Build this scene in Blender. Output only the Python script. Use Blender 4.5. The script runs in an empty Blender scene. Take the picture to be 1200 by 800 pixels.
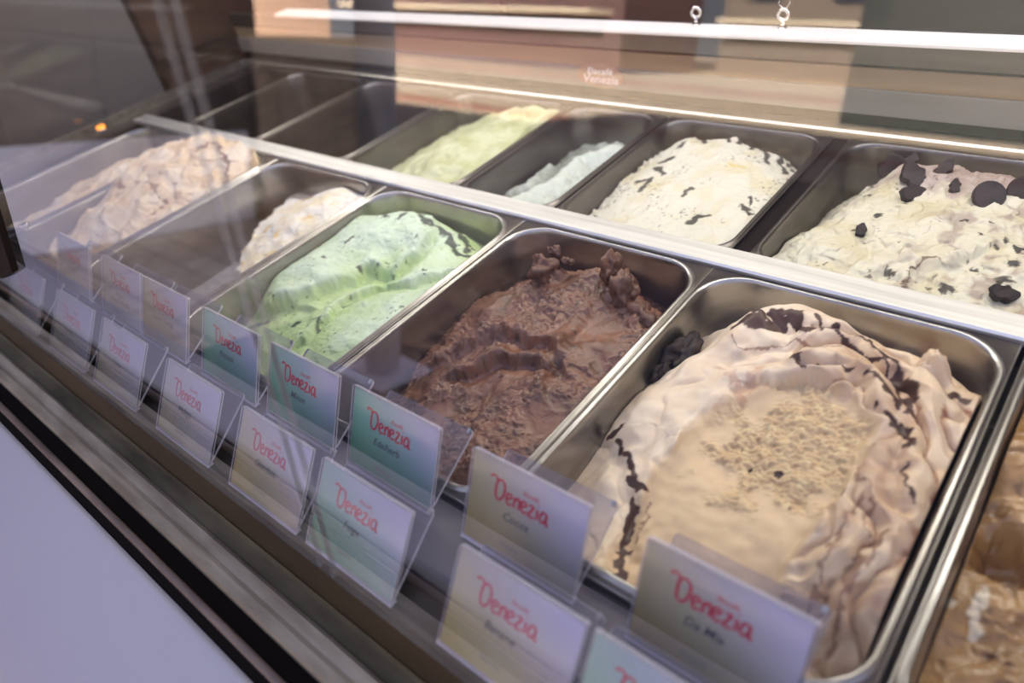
import bpy, bmesh, math, random
import numpy as np
from mathutils import Matrix, Vector, noise as mnoise

# ------------------------------------------------------------------ camera, sky, sun, lamps, exposure
scn = bpy.context.scene
COL = scn.collection
CAM = np.array([294.05, -210.94, 439.01])            # millimetres
ROT = [math.radians(a) for a in (51.24584, 10.16332, 39.39250)]
FPX = 838.15
cam_data = bpy.data.cameras.new('camera')
cam = bpy.data.objects.new('camera', cam_data); COL.objects.link(cam)
cam.location = [c * .001 for c in CAM]
cam.rotation_mode = 'XYZ'; cam.rotation_euler = ROT
cam_data.sensor_width = 36; cam_data.lens = FPX * 36 / 1200
cam_data.clip_start = .01; cam_data.clip_end = 300
cam_data.dof.use_dof = True; cam_data.dof.focus_distance = .73; cam_data.dof.aperture_fstop = 3.0
scn.camera = cam
RM = np.array(Matrix.Rotation(ROT[2], 3, 'Z') @ Matrix.Rotation(ROT[1], 3, 'Y') @ Matrix.Rotation(ROT[0], 3, 'X'))

world = bpy.data.worlds.new('sky'); scn.world = world; world.use_nodes = True
wn = world.node_tree.nodes; wl = world.node_tree.links; wn.clear()
wo = wn.new('ShaderNodeOutputWorld'); wb = wn.new('ShaderNodeBackground')
wc = wn.new('ShaderNodeTexCoord'); ws = wn.new('ShaderNodeSeparateXYZ'); wr = wn.new('ShaderNodeValToRGB')
wl.new(wc.outputs['Generated'], ws.inputs[0]); wl.new(ws.outputs['Z'], wr.inputs[0]); wl.new(wr.outputs[0], wb.inputs[0]); wl.new(wb.outputs[0], wo.inputs[0])
wr.color_ramp.elements[0].position = 0.0; wr.color_ramp.elements[0].color = (.80, .80, .88, 1)
wr.color_ramp.elements[1].position = 0.6; wr.color_ramp.elements[1].color = (.50, .54, .86, 1)
wb.inputs[1].default_value = 1.6

sun_d = bpy.data.lights.new('sun', 'SUN'); sun = bpy.data.objects.new('sun', sun_d); COL.objects.link(sun)
sun_d.energy = 78.0; sun_d.angle = .009; sun_d.color = (1, .93, .82)
sun.rotation_euler = Vector((-.24, -.97, -.47)).to_track_quat('-Z', 'Y').to_euler()

def area(name, loc, aim, sx, sy, power, color):
    d = bpy.data.lights.new(name, 'AREA'); o = bpy.data.objects.new(name, d); COL.objects.link(o)
    d.shape = 'RECTANGLE'; d.size = sx; d.size_y = sy; d.energy = power; d.color = color
    o.location = loc; o.rotation_euler = (Vector(aim) - Vector(loc)).to_track_quat('-Z', 'Y').to_euler()
    return o
area('case_lamp', (-.35, .62, .52), (-.35, .22, 0), 2.2, .06, 11.0, (1, .93, .83))
area('shop_ceiling_lamp', (0, 2.4, 1.6), (0, .5, 0), 2.4, .8, 8, (1, .88, .74))

scn.view_settings.view_transform = 'Standard'; scn.view_settings.look = 'None'
scn.view_settings.gamma = 1; scn.view_settings.use_curve_mapping = False
scn.view_settings.exposure = 0.0

# ------------------------------------------------------------------ helpers
def srgb(r, g, b):
    f = lambda c: (c / 255 / 12.92) if c / 255 <= .04045 else ((c / 255 + .055) / 1.055) ** 2.4
    return (f(r), f(g), f(b), 1)

def px(x, y, z=0.0):
    """point (mm) at height z that the photograph shows at pixel x, y"""
    d = RM @ np.array([(x - 600) / FPX, -(y - 400) / FPX, -1.0])
    t = (z - CAM[2]) / d[2]
    return CAM + t * d

def mat(name, base=(.8, .8, .8, 1), rough=.5, metal=0., spec=.5, bump=None, noise=None, coat=0, sss=0, emit=None):
    m = bpy.data.materials.new(name); m.use_nodes = True
    n = m.node_tree.nodes; l = m.node_tree.links; p = n['Principled BSDF']
    p.inputs['Base Color'].default_value = base; p.inputs['Roughness'].default_value = rough
    p.inputs['Metallic'].default_value = metal; p.inputs['Specular IOR Level'].default_value = spec
    p.inputs['Coat Weight'].default_value = coat
    if emit: p.inputs['Emission Color'].default_value = emit[0]; p.inputs['Emission Strength'].default_value = emit[1]
    tc = n.new('ShaderNodeTexCoord')
    if noise:      # (scale xyz, colour 2, rough delta)
        mp = n.new('ShaderNodeMapping'); mp.inputs['Scale'].default_value = noise[0]
        nt = n.new('ShaderNodeTexNoise'); nt.inputs['Scale'].default_value = 1; nt.inputs['Detail'].default_value = 5
        l.new(tc.outputs['Object'], mp.inputs[0]); l.new(mp.outputs[0], nt.inputs[0])
        mx = n.new('ShaderNodeMix'); mx.data_type = 'RGBA'; mx.inputs[6].default_value = base; mx.inputs[7].default_value = noise[1]
        rp = n.new('ShaderNodeValToRGB'); rp.color_ramp.elements[0].position = .35; rp.color_ramp.elements[1].position = .68
        l.new(nt.outputs[0], rp.inputs[0]); l.new(rp.outputs[0], mx.inputs[0]); l.new(mx.outputs[2], p.inputs['Base Color'])
        ma = n.new('ShaderNodeMath'); ma.operation = 'MULTIPLY_ADD'; ma.inputs[1].default_value = noise[2]; ma.inputs[2].default_value = rough
        l.new(nt.outputs[0], ma.inputs[0]); l.new(ma.outputs[0], p.inputs['Roughness'])
    if bump:
        mp = n.new('ShaderNodeMapping'); mp.inputs['Scale'].default_value = bump[0]
        nt = n.new('ShaderNodeTexNoise'); nt.inputs['Scale'].default_value = 1; nt.inputs['Detail'].default_value = 4
        l.new(tc.outputs['Object'], mp.inputs[0]); l.new(mp.outputs[0], nt.inputs[0])
        bp = n.new('ShaderNodeBump'); bp.inputs['Strength'].default_value = bump[1]; bp.inputs['Distance'].default_value = bump[2]
        l.new(nt.outputs[0], bp.inputs['Height']); l.new(bp.outputs[0], p.inputs['Normal'])
    return m

def glassy(name, tint=(1, 1, 1, 1), ior=1.5, gain=1.8, rough=0.0, haze=0.0, hazecol=(.8, .8, .9, 1)):
    """thin clear sheet: transparent with a Fresnel reflection off its outer faces"""
    m = bpy.data.materials.new(name); m.use_nodes = True
    n = m.node_tree.nodes; l = m.node_tree.links; n.clear()
    o = n.new('ShaderNodeOutputMaterial'); tr = n.new('ShaderNodeBsdfTransparent'); tr.inputs[0].default_value = tint
    gl = n.new('ShaderNodeBsdfGlossy'); gl.inputs['Roughness'].default_value = rough
    fr = n.new('ShaderNodeFresnel'); fr.inputs[0].default_value = ior
    ge = n.new('ShaderNodeNewGeometry')
    a = n.new('ShaderNodeMath'); a.operation = 'SUBTRACT'; a.inputs[0].default_value = 1; l.new(ge.outputs['Backfacing'], a.inputs[1])
    b = n.new('ShaderNodeMath'); b.operation = 'MULTIPLY'; l.new(fr.outputs[0], b.inputs[0]); l.new(a.outputs[0], b.inputs[1])
    c = n.new('ShaderNodeMath'); c.operation = 'MULTIPLY'; c.use_clamp = True; l.new(b.outputs[0], c.inputs[0]); c.inputs[1].default_value = gain
    mx = n.new('ShaderNodeMixShader'); l.new(c.outputs[0], mx.inputs[0]); l.new(tr.outputs[0], mx.inputs[1]); l.new(gl.outputs[0], mx.inputs[2])
    last = mx
    if haze:
        df = n.new('ShaderNodeBsdfDiffuse'); df.inputs[0].default_value = hazecol
        m2 = n.new('ShaderNodeMixShader'); m2.inputs[0].default_value = haze
        l.new(mx.outputs[0], m2.inputs[1]); l.new(df.outputs[0], m2.inputs[2]); last = m2
    l.new(last.outputs[0], o.inputs[0])
    return m

def tag(o, label=None, cat=None, group=None, kind=None):
    if label: o['label'] = label
    if cat: o['category'] = cat
    if group: o['group'] = group
    if kind: o['kind'] = kind
    return o

def empty(name, loc=(0, 0, 0)):
    o = bpy.data.objects.new(name, None); COL.objects.link(o); o.location = loc; o.empty_display_size = .02
    return o

def link(name, me, m=None, parent=None, smooth=False):
    if m is not None:
        for mm in (m if isinstance(m, (list, tuple)) else [m]): me.materials.append(mm)
    if smooth: me.polygons.foreach_set('use_smooth', [True] * len(me.polygons))
    o = bpy.data.objects.new(name, me); COL.objects.link(o)
    if parent is not None: o.parent = parent
    return o

def mesh(name, vs, fs, m=None, parent=None, smooth=False, scale=.001):
    me = bpy.data.meshes.new(name); me.from_pydata([tuple(c * scale for c in v) for v in vs], [], fs); me.update()
    bm = bmesh.new(); bm.from_mesh(me); bmesh.ops.recalc_face_normals(bm, faces=bm.faces); bm.to_mesh(me); bm.free()
    return link(name, me, m, parent, smooth)

def box(name, a, b, m, parent=None, bev=0.0, scale=.001):
    bm = bmesh.new(); bmesh.ops.create_cube(bm, size=1)
    for v in bm.verts: v.co = Vector([(a[i] + b[i]) / 2 * scale + v.co[i] * abs(b[i] - a[i]) * scale for i in range(3)])
    if bev: bmesh.ops.bevel(bm, geom=bm.edges[:], offset=bev * scale, segments=2, affect='EDGES')
    bmesh.ops.recalc_face_normals(bm, faces=bm.faces)
    me = bpy.data.meshes.new(name); bm.to_mesh(me); bm.free()
    return link(name, me, m, parent, False)

def extrude(name, prof, x0, x1, m, parent=None, smooth=False):
    """closed y,z profile (mm) run along x"""
    k = len(prof); vs = [(x0, y, z) for y, z in prof] + [(x1, y, z) for y, z in prof]
    fs = [(i, (i + 1) % k, k + (i + 1) % k, k + i) for i in range(k)] + [tuple(range(k)), tuple(range(2 * k - 1, k - 1, -1))]
    return mesh(name, vs, fs, m, parent, smooth)

def tube(name, pts, r, m, parent=None, seg=10, closed=False):
    bm = bmesh.new(); P = [Vector(p) * .001 for p in pts]; k = len(P); rings = []
    for i in range(k):
        t = (P[(i + 1) % k] - P[i - 1]) if closed else (P[min(i + 1, k - 1)] - P[max(i - 1, 0)])
        q = t.to_track_quat('Z', 'Y')
        rings.append([bm.verts.new(P[i] + q @ Vector((math.cos(a) * r * .001, math.sin(a) * r * .001, 0))) for a in [2 * math.pi * j / seg for j in range(seg)]])
    for i in range(k if closed else k - 1):
        A, B = rings[i], rings[(i + 1) % k]
        for j in range(seg): bm.faces.new((A[j], A[(j + 1) % seg], B[(j + 1) % seg], B[j]))
    if not closed: bm.faces.new(rings[0][::-1]); bm.faces.new(rings[-1])
    bmesh.ops.recalc_face_normals(bm, faces=bm.faces)
    me = bpy.data.meshes.new(name); bm.to_mesh(me); bm.free()
    return link(name, me, m, parent, True)

def rel(o, root): o.parent = root; o.location = Vector(o.location) - Vector(root.location); return o

# ------------------------------------------------------------------ numpy noise
def perlin(x, y, seed=0):
    xi = np.floor(x).astype(np.int64); yi = np.floor(y).astype(np.int64); xf = x - xi; yf = y - yi
    def g(ix, iy, dx, dy):
        h = (ix * 374761393 + iy * 668265263 + seed * 974711) & 0xffffffff
        h = ((h ^ (h >> 13)) * 1274126177) & 0xffffffff; h = h ^ (h >> 16)
        a = (h & 0xffff) / 65536.0 * 2 * np.pi
        return np.cos(a) * dx + np.sin(a) * dy
    u = xf ** 3 * (xf * (xf * 6 - 15) + 10); v = yf ** 3 * (yf * (yf * 6 - 15) + 10)
    n0 = g(xi, yi, xf, yf) * (1 - u) + g(xi + 1, yi, xf - 1, yf) * u
    n1 = g(xi, yi + 1, xf, yf - 1) * (1 - u) + g(xi + 1, yi + 1, xf - 1, yf - 1) * u
    return (n0 * (1 - v) + n1 * v) * 1.5
def fbm(x, y, s, oct=4, seed=0, gain=.5):
    o = 0; a = 1
    for i in range(oct): o = o + a * perlin(x / s + i * 17.3, y / s - i * 9.1, seed + i); s /= 2.03; a *= gain
    return o
def ridged(x, y, s, oct=4, seed=0, gain=.5):
    o = 0; a = 1
    for i in range(oct): o = o + a * (1 - 2 * np.abs(perlin(x / s + i * 5.7, y / s + i * 3.3, seed + i))); s /= 2.03; a *= gain
    return o / 2
def sstep(a, b, v):
    t = np.clip((v - a) / (b - a), 0, 1); return t * t * (3 - 2 * t)
def polydist(X, Y, pts):
    """distance to a polyline and the signed distance (left of travel positive)"""
    D = np.full(X.shape, 1e9); S = np.zeros(X.shape)
    for (ax, ay), (bx, by) in zip(pts[:-1], pts[1:]):
        dx, dy = bx - ax, by - ay; L2 = dx * dx + dy * dy + 1e-9
        t = np.clip(((X - ax) * dx + (Y - ay) * dy) / L2, 0, 1)
        ex, ey = X - ax - t * dx, Y - ay - t * dy
        d = np.sqrt(ex * ex + ey * ey); s = np.sign(dx * ey - dy * ex)
        k = d < D; D = np.where(k, d, D); S = np.where(k, s * d, S)
    return D, S
def rbf(cps):
    P = np.array([c[:2] for c in cps], float); z = np.array([c[2] for c in cps], float)
    K = np.sqrt(((P[:, None] - P[None]) ** 2).sum(-1) + 15 ** 2) / 100; n = len(P)
    A = np.zeros((n + 1, n + 1)); A[:n, :n] = K; A[:n, n] = 1; A[n, :n] = 1
    w = np.linalg.solve(A + np.diag([1e-3] * n + [0]), np.append(z, 0))
    def f(X, Y):
        o = np.full(X.shape, w[n])
        for i in range(n): o = o + w[i] * np.sqrt((X - P[i, 0]) ** 2 + (Y - P[i, 1]) ** 2 + 225) / 100
        return o
    return f

# ------------------------------------------------------------------ materials
STEEL = mat('brushed steel', srgb(196, 192, 186), .26, 1, noise=((3, 60, 60), srgb(168, 163, 156), .16))
PANSTEEL = mat('pan steel', srgb(172, 170, 168), .24, 1, noise=((9, 9, 30), srgb(138, 133, 126), .14))
REARSTEEL = mat('rear pan steel', srgb(128, 124, 120), .28, 1, noise=((9, 9, 30), srgb(104, 100, 96), .14))
DARKSTEEL = mat('dull dark steel', srgb(104, 97, 92), .42, 1, noise=((12, 12, 12), srgb(84, 78, 74), .1))
RAIL = mat('ground aluminium rail', srgb(236, 235, 233), .40, 1, noise=((4, 120, 40), srgb(205, 203, 200), .12))
LEDGE = mat('scuffed steel ledge', srgb(96, 92, 92), .4, 1, noise=((5, 25, 5), srgb(76, 72, 72), .15))
CHANNEL = mat('worn aluminium channel', srgb(150, 142, 122), .6, .55, noise=((14, 70, 30), srgb(120, 110, 92), .2), bump=((30, 120, 60), .3, .001))
SEALSTRIP = mat('grubby dark strip', srgb(84, 78, 58), .6, .2, spec=.2, noise=((9, 40, 20), srgb(50, 44, 30), .1))
BLACK = mat('dark rubber', srgb(30, 23, 19), .8, spec=.1)
FASCIA = mat('brown fascia', srgb(52, 42, 28), .5, .0, spec=.2, noise=((6, 20, 20), srgb(40, 32, 22), .1))
BEAD = mat('worn rubber bead', srgb(112, 96, 84), .45, noise=((9, 60, 60), srgb(74, 62, 54), .1))
WHITE = mat('white enamel panel', srgb(150, 149, 158), .65, spec=.2)
WHITEEDGE = mat('white ledge', srgb(236, 232, 226), .5)
BACKPANEL = mat('pale back panel', srgb(142, 136, 128), .45, .3, noise=((4, 30, 30), srgb(126, 120, 112), .1))
BEIGE = mat('beige back strip', srgb(142, 120, 92), .5)
GLASS = glassy('clear glass', (.95, .96, .96, 1), 1.52, 2.0)
EDGE = glassy('polished glass edge', (.88, .88, .88, 1), 1.5, 1.0, .25, .08, (.9, .9, .9, 1))
ACRYL = glassy('clear acrylic', (.93, .92, .95, 1), 1.49, .35, .05, .04, (.75, .74, .85, 1))
ACEDGE = mat('acrylic edge', srgb(206, 204, 220), .25, 0, .8)
ACRYLB = glassy('hazy acrylic', (.86, .85, .89, 1), 1.49, .6, .08, .09, (.75, .74, .84, 1))
CHROME = mat('chrome', srgb(220, 218, 215), .12, 1)
RED = mat('red print', srgb(196, 30, 56), .6, spec=.1)
INK = mat('dark ink', srgb(58, 62, 62), .6)
GREYINK = mat('grey ink', srgb(120, 122, 112), .6)

def vcol_mat(name, rough=.5, spec=.4, bump=(900, .25, .0006), sss=.0):
    m = bpy.data.materials.new(name); m.use_nodes = True
    n = m.node_tree.nodes; l = m.node_tree.links; p = n['Principled BSDF']
    a = n.new('ShaderNodeVertexColor'); a.layer_name = 'flavour'
    l.new(a.outputs[0], p.inputs['Base Color'])
    p.inputs['Roughness'].default_value = rough; p.inputs['Specular IOR Level'].default_value = spec
    if sss:
        p.inputs['Subsurface Weight'].default_value = sss; p.inputs['Subsurface Scale'].default_value = .004
        p.inputs['Subsurface Radius'].default_value = (1, .8, .6)
    tc = n.new('ShaderNodeTexCoord'); nt = n.new('ShaderNodeTexNoise'); nt.inputs['Scale'].default_value = bump[0]; nt.inputs['Detail'].default_value = 3
    bp = n.new('ShaderNodeBump'); bp.inputs['Strength'].default_value = bump[1]; bp.inputs['Distance'].default_value = bump[2]
    l.new(tc.outputs['Object'], nt.inputs[0]); l.new(nt.outputs[0], bp.inputs['Height']); l.new(bp.outputs[0], p.inputs['Normal'])
    return m

# ------------------------------------------------------------------ the street and the shop (mostly seen mirrored in the glass)
def bmat(name, c1, c2, mortar, sx, sy, rough=.8):
    m = bpy.data.materials.new(name); m.use_nodes = True; n = m.node_tree.nodes; l = m.node_tree.links; p = n['Principled BSDF']
    tc = n.new('ShaderNodeTexCoord'); b = n.new('ShaderNodeTexBrick')
    b.inputs['Scale'].default_value = 1; b.inputs['Brick Width'].default_value = sx; b.inputs['Row Height'].default_value = sy
    b.inputs['Color1'].default_value = c1; b.inputs['Color2'].default_value = c2; b.inputs['Mortar'].default_value = mortar; b.inputs['Mortar Size'].default_value = .015
    ns = n.new('ShaderNodeTexNoise'); ns.inputs['Scale'].default_value = .5; ns.inputs['Detail'].default_value = 4
    mx = n.new('ShaderNodeMix'); mx.data_type = 'RGBA'; mx.blend_type = 'MULTIPLY'; mx.inputs[0].default_value = .3
    l.new(tc.outputs['Object'], b.inputs[0]); l.new(tc.outputs['Object'], ns.inputs[0]); l.new(b.outputs[0], mx.inputs[6]); l.new(ns.outputs[0], mx.inputs[7])
    l.new(mx.outputs[2], p.inputs['Base Color']); p.inputs['Roughness'].default_value = rough
    return m
PAVING = bmat('beige paving', srgb(232, 212, 184), srgb(214, 190, 162), srgb(170, 150, 130), .4, .2)
REDPAVE = bmat('red paving band', srgb(206, 140, 116), srgb(190, 124, 104), srgb(150, 110, 96), .3, .15)
g = box('floor', (-60, -60, -1.0), (60, 12, -.9), PAVING, scale=1); tag(g, kind='structure')
for i, (y0, y1) in enumerate([(-10.2, -9.4), (-21, -19.6)]):
    t = box('floor_band', (-60, y0, -.9), (60, y1, -.894), REDPAVE, scale=1); tag(t, kind='structure')
t = box('floor_haze_cut', (-2.4, -7.5, -.9), (6, 1.1, -.892), bmat('dark haze-cut ground', srgb(78, 76, 82), srgb(66, 64, 70), srgb(50, 48, 52), .5, .5), scale=1); tag(t, kind='structure')  # dark ground added so the glass mirrors less haze over the signs
PLASTER = mat('shop plaster', srgb(150, 140, 130), .8)
DARKWALL = mat('dark maroon wall', srgb(70, 44, 44), .6, noise=((1.2, 1.2, 2.5), srgb(38, 32, 32), .1))
COUNTER = mat('dark cabinet', srgb(58, 48, 44), .4, noise=((.8, .8, 6), srgb(96, 84, 70), .1))
for nm, a, b in (('wall_upper', (-3.7, 1.15, 1.7), (9, 1.45, 5.6)), ('wall_left', (-3.7, 1.15, -.9), (-3.0, 1.45, 1.7)), ('wall_right', (3.0, 1.15, -.9), (9, 1.45, 1.7)),
                 ('wall_side', (-3.7, 1.45, -.9), (-3.4, 5.2, 5.6)), ('wall_far', (8.7, 1.45, -.9), (9, 5.2, 5.6))):
    tag(box(nm, a, b, PLASTER, scale=1), kind='structure')
tag(box('wall_back', (-3.4, 4.6, -.9), (8.7, 5.2, 5.6), DARKWALL, scale=1), kind='structure')
tag(box('ceiling', (-3.4, 1.45, 1.75), (8.7, 4.6, 1.9), PLASTER, scale=1), kind='structure')
# staff counter behind the display, and masses added to darken the reflections
mc = empty('dark_backing_box', (-2, .8, -.9)); tag(mc, 'dark maroon box added behind the grey cabinet, standing in for dark board-like reflections', 'cabinet')  # dark box added to darken this side; its boards stand in for reflections
rel(box('body', (-3.3, .53, -.9), (-1.53, 1.12, 1.0), mat('maroon lacquer', srgb(58, 38, 38), .5, noise=((1, 1, 6), srgb(84, 64, 50), .1)), scale=1, bev=.006), mc)
for k in range(6): rel(box('board', (-1.53, .54, -.85 + k * .3), (-1.515, 1.11, -.58 + k * .3), mat('maroon board', srgb(66, 42, 40), .5, noise=((2, 2, 20), srgb(92, 66, 50), .1)), scale=1, bev=.003), mc)
ks = empty('dark_blocker_right', (3, -15, -.9)); tag(ks, 'dark box added on the square, darkening the reflection behind the right half of the display', 'light blocker')  # unseen dark mass added to keep the right half of the glass dark
KM = mat('dark green paint', srgb(34, 38, 36), .6)
rel(box('body', (-3.9, -18, -.9), (10, -14, 2.4), KM, scale=1, bev=.03), ks); rel(box('roof', (-4.2, -18.3, 2.4), (10.3, -13.6, 2.6), KM, scale=1, bev=.03), ks)
for k in range(5): rel(box('shutter', (-3.4 + k * 2.7, -14, -.2), (-1.2 + k * 2.7, -13.93, 1.8), mat('blocker shutter', srgb(52, 52, 50), .5), scale=1, bev=.01), ks)
wsn = empty('tan_reflection_board', (-4.2, -3, -.9)); tag(wsn, 'tan board screen added beside the dark box to dim the mirrored sunlight', 'screen')  # unseen boards added to dim the mirrored sunlit paving
TM = mat('tan boards', srgb(226, 202, 174), .7, noise=((2, 2, 9), srgb(190, 160, 130), .1))
for k in range(6): rel(box('board', (-4.16, -3.45 + k * .157, -.88), (-4.12, -3.298 + k * .157, .28), TM, scale=1, bev=.004), wsn)
rel(box('foot_rail', (-4.165, -3.45, -.9), (-4.11, -2.51, -.86), TM, scale=1, bev=.004), wsn)
cb = empty('back_counter', (0, 3.6, -.9)); tag(cb, 'long dark counter with pale worktop behind the ice cream display', 'counter')
gc = empty('grey_cabinet', (-2, .4, -.9)); tag(gc, 'plain grey cabinet standing against the left end of the display', 'cabinet')
rel(box('body', (-3.3, -.2, -.9), (-1.49, .52, .75), mat('grey laminate', srgb(124, 118, 120), .45), scale=1, bev=.006), gc)
rel(box('top', (-3.32, -.22, .75), (-1.475, .52, .78), mat('grey laminate top', srgb(120, 114, 112), .4), scale=1, bev=.004), gc)
rel(box('body', (-3.2, 3.6, -.9), (3.2, 4.4, -.02), COUNTER, scale=1), cb)
rel(box('worktop', (-3.3, 3.5, -.02), (3.3, 4.5, .02), mat('counter top', srgb(120, 100, 76), .3), scale=1), cb)

def building(name, x0, x1, y, h, wall, label, nw):
    r = empty(name, ((x0 + x1) / 2, y, -.9)); tag(r, label, 'building', 'facades across the street')
    rel(box('wall', (x0, y - 6, -.9), (x1, y, h), wall, scale=1), r)
    rel(box('roof', (x0 - .3, y - 6.3, h), (x1 + .3, y + .4, h + .5), mat('roof tile', srgb(120, 70, 58), .8), scale=1), r)
    w = (x1 - x0) / nw; WM = mat('dark window', srgb(40, 44, 54), .15)
    for i in range(nw):
        for z in (1.9, 5.0):
            if z + 1.6 < h: rel(box('window', (x0 + w * (i + .3), y, z), (x0 + w * (i + .7), y + .05, z + 1.6), WM, scale=1), r)
    rel(box('awning', (x0 + .5, y, 1.1), (x1 - .5, y + 1.6, 1.25), mat('awning cloth', srgb(235, 220, 196), .8), scale=1), r)
building('town_house', -46, -31, -17, 8, mat('pink render', srgb(196, 168, 148), .8), 'pink rendered town house mirrored at the top of the glass', 5)
building('town_house', -30, -15, -24, 9, mat('maroon render', srgb(84, 58, 58), .8), 'brown rendered town house mirrored at the top of the glass', 5)
building('town_house', -14, 6, -30, 8, mat('cream render', srgb(96, 84, 76), .8), 'grey rendered town house mirrored behind the back ledge', 6)
DKW = mat('dark timber', srgb(52, 36, 30), .6, noise=((.5, .5, 4), srgb(90, 70, 54), .1))
nb = empty('dark_blocker_left', (-9, -1.6, -.9)); tag(nb, 'dark timber box added beside the shop to darken the reflection at the left', 'booth')  # unseen dark mass added to block bright reflections at the left
rel(box('wall', (-13, -2.6, -.9), (-4.2, 1.1, 1.9), DKW, scale=1), nb)
rel(box('roof', (-13.2, -2.8, 1.9), (-4.0, 1.1, 2.1), DKW, scale=1), nb)
for k in range(7): rel(box('plank', (-4.2, -2.58 + k * .52, -.9), (-4.17, -2.12 + k * .52, 1.88), DKW, scale=1), nb)
rel(box('haze_reflector', (-4.168, -2.45, -.89), (-4.165, 1.05, -.3), mat('pale skirting', srgb(236, 234, 242), .6), scale=1), nb)  # pale sheet added on the unseen box to put lavender haze on the glass
for k in range(15): rel(box('plank', (-12.9 + k * .57, -2.63, -.9), (-12.4 + k * .57, -2.6, 1.88), DKW, scale=1), nb)
POSTM = mat('white post paint', srgb(240, 238, 246), .5)
ps = empty('awning_post', (-1.72, -1.52, -.9)); tag(ps, 'white painted round post standing on the pavement, mirrored in the glass', 'post')
rel(tube('shaft', [(-1720, -1520, -880), (-1720, -1520, 1600)], 68, POSTM, seg=32), ps)
rel(box('foot', (-1.86, -1.66, -.9), (-1.58, -1.38, -.88), POSTM, scale=1, bev=.004), ps)

# ------------------------------------------------------------------ display case
XL, XR = -1445, 780
case = empty('display_case', (0, 0, 0)); tag(case, 'stainless ice cream display case with slanted glass front and white outer panel', 'display case')
extrude('divider_rail', [(366, -3), (366, 2), (368, 4), (398, 4), (400, 2), (400, -3)], -1345, XR, RAIL, case)
extrude('back_rail', [(703, -14), (703, 2), (706, 4), (728, 4), (730, 2), (730, -14)], XL, XR, STEEL, case)
extrude('front_ledge', [(-1, -12), (-2, -9), (-60, -9), (-61, -22), (-100, -22), (-101, -24), (-101, -30), (-1, -30)], XL, XR, LEDGE, case)
extrude('front_fascia', [(-97, -26), (-101.5, -26), (-117, -62), (-112, -62)], XL, XR, FASCIA, case)
extrude('drip_strip', [(-114, -60), (-116, -57), (-119, -60), (-133, -62), (-133, -70), (-112, -70)], XL, XR, SEALSTRIP, case)
extrude('glazing_channel', [(-133, -72), (-133, -60), (-136, -57), (-146, -59), (-150, -57), (-159, -57), (-161, -60), (-161, -72)], XL, XR, CHANNEL, case)
extrude('groove', [(-158, -90), (-158, -84), (-179, -84), (-179, -90)], XL, XR, BLACK, case)
extrude('rubber_bead', [(-177 - 3.5 + 3.8 * math.cos(a), -62 + 4 * math.sin(a)) for a in [2 * math.pi * k / 12 for k in range(12)]] , XL, XR, BEAD, case, True)
extrude('bead_holder', [(-176, -90), (-176, -65), (-185, -65), (-185, -70), (-192, -70), (-192, -90)], XL, XR, BLACK, case)
pr = [(-192, -66), (-196, -61), (-215, -63), (-250, -70), (-285, -83), (-318, -104), (-345, -135), (-362, -175), (-370, -230), (-372, -860), (-360, -860), (-358, -232), (-350, -180), (-334, -143), (-309, -114), (-278, -94), (-246, -81), (-214, -75), (-192, -74)]
pq = []
for i in range(len(pr)):
    P_ = [Vector(pr[(i + k - 1) % len(pr)]) for k in range(4)]
    for k in range(4 if i < 8 else 1):
        t = k / 4; q = .5 * ((2 * P_[1]) + (P_[2] - P_[0]) * t + (2 * P_[0] - 5 * P_[1] + 4 * P_[2] - P_[3]) * t * t + (P_[3] - P_[0] - 3 * P_[2] + 3 * P_[1]) * t ** 3 if 0 < i else 2 * P_[1] * (1 - t) + 2 * P_[2] * t)
        pq.append(tuple(q))
op_ = extrude('outer_panel', pq, XL - 25, XR, WHITE, case, True)
for p_ in op_.data.polygons:
    if len(p_.vertices) > 4: p_.use_smooth = False
box('well_front', (XL, -95, -190), (XR, -90, -30), DARKSTEEL, case)
box('well_floor', (XL, -95, -205), (XR, 735, -190), DARKSTEEL, case)
box('pan_bearer', (-1310, -4, -16), (XR, 3, -9.5), LEDGE, case)
for n_, y0, y1 in (('pan_bearer', 371, 386), ('pan_bearer', 695, 704)):
    box(n_, (-1310, y0, -30), (XR, y1, -9.5), DARKSTEEL, case)
for a_, b_ in ((-924, -919), (-670, -663), (-416, -409), (-246, -239), (-4, 19)): box('pan_bearer', (a_, 386, -20), (b_, 700, -7), BLACK, case)
# rear build-up: dark gap, pale panel, beige strip, dark line, grey strip, white ledge
box('rear_gap', (XL, 727, 4), (XR, 736, 19), BLACK, case)
box('rear_panel', (XL, 722, 19), (XR, 728, 51), BACKPANEL, case, .8)
box('rear_panel', (XL, 726, 51), (XR, 734, 77), BEIGE, case, .8)
box('rear_gap', (XL, 728, 77), (XR, 736, 82), BLACK, case)
box('rear_panel', (XL, 721, 82), (XR, 740, 106), mat('dim steel strip', srgb(120, 114, 106), .35, .9, noise=((4, 30, 30), srgb(96, 90, 84), .1)), case, 1)
box('rear_ledge', (-1240, 718, 106), (XR, 758, 112), WHITEEDGE, case, 1.5)
box('rear_upstand', (-1240, 759, 60), (XR, 764, 112), BLACK, case, .8)
# left end: side rim, end wall, side glass
extrude('side_rim', [(-105, -40), (-105, -1), (732, -1), (732, -40)], -1345, -1318, LEDGE, case)
extrude('side_rim', [(-105, -40), (-105, 4), (732, 4), (732, -40)], -1445, -1432, STEEL, case)
box('side_shelf', (-1432, -105, -30), (-1345, 732, -12), LEDGE, case)
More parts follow.
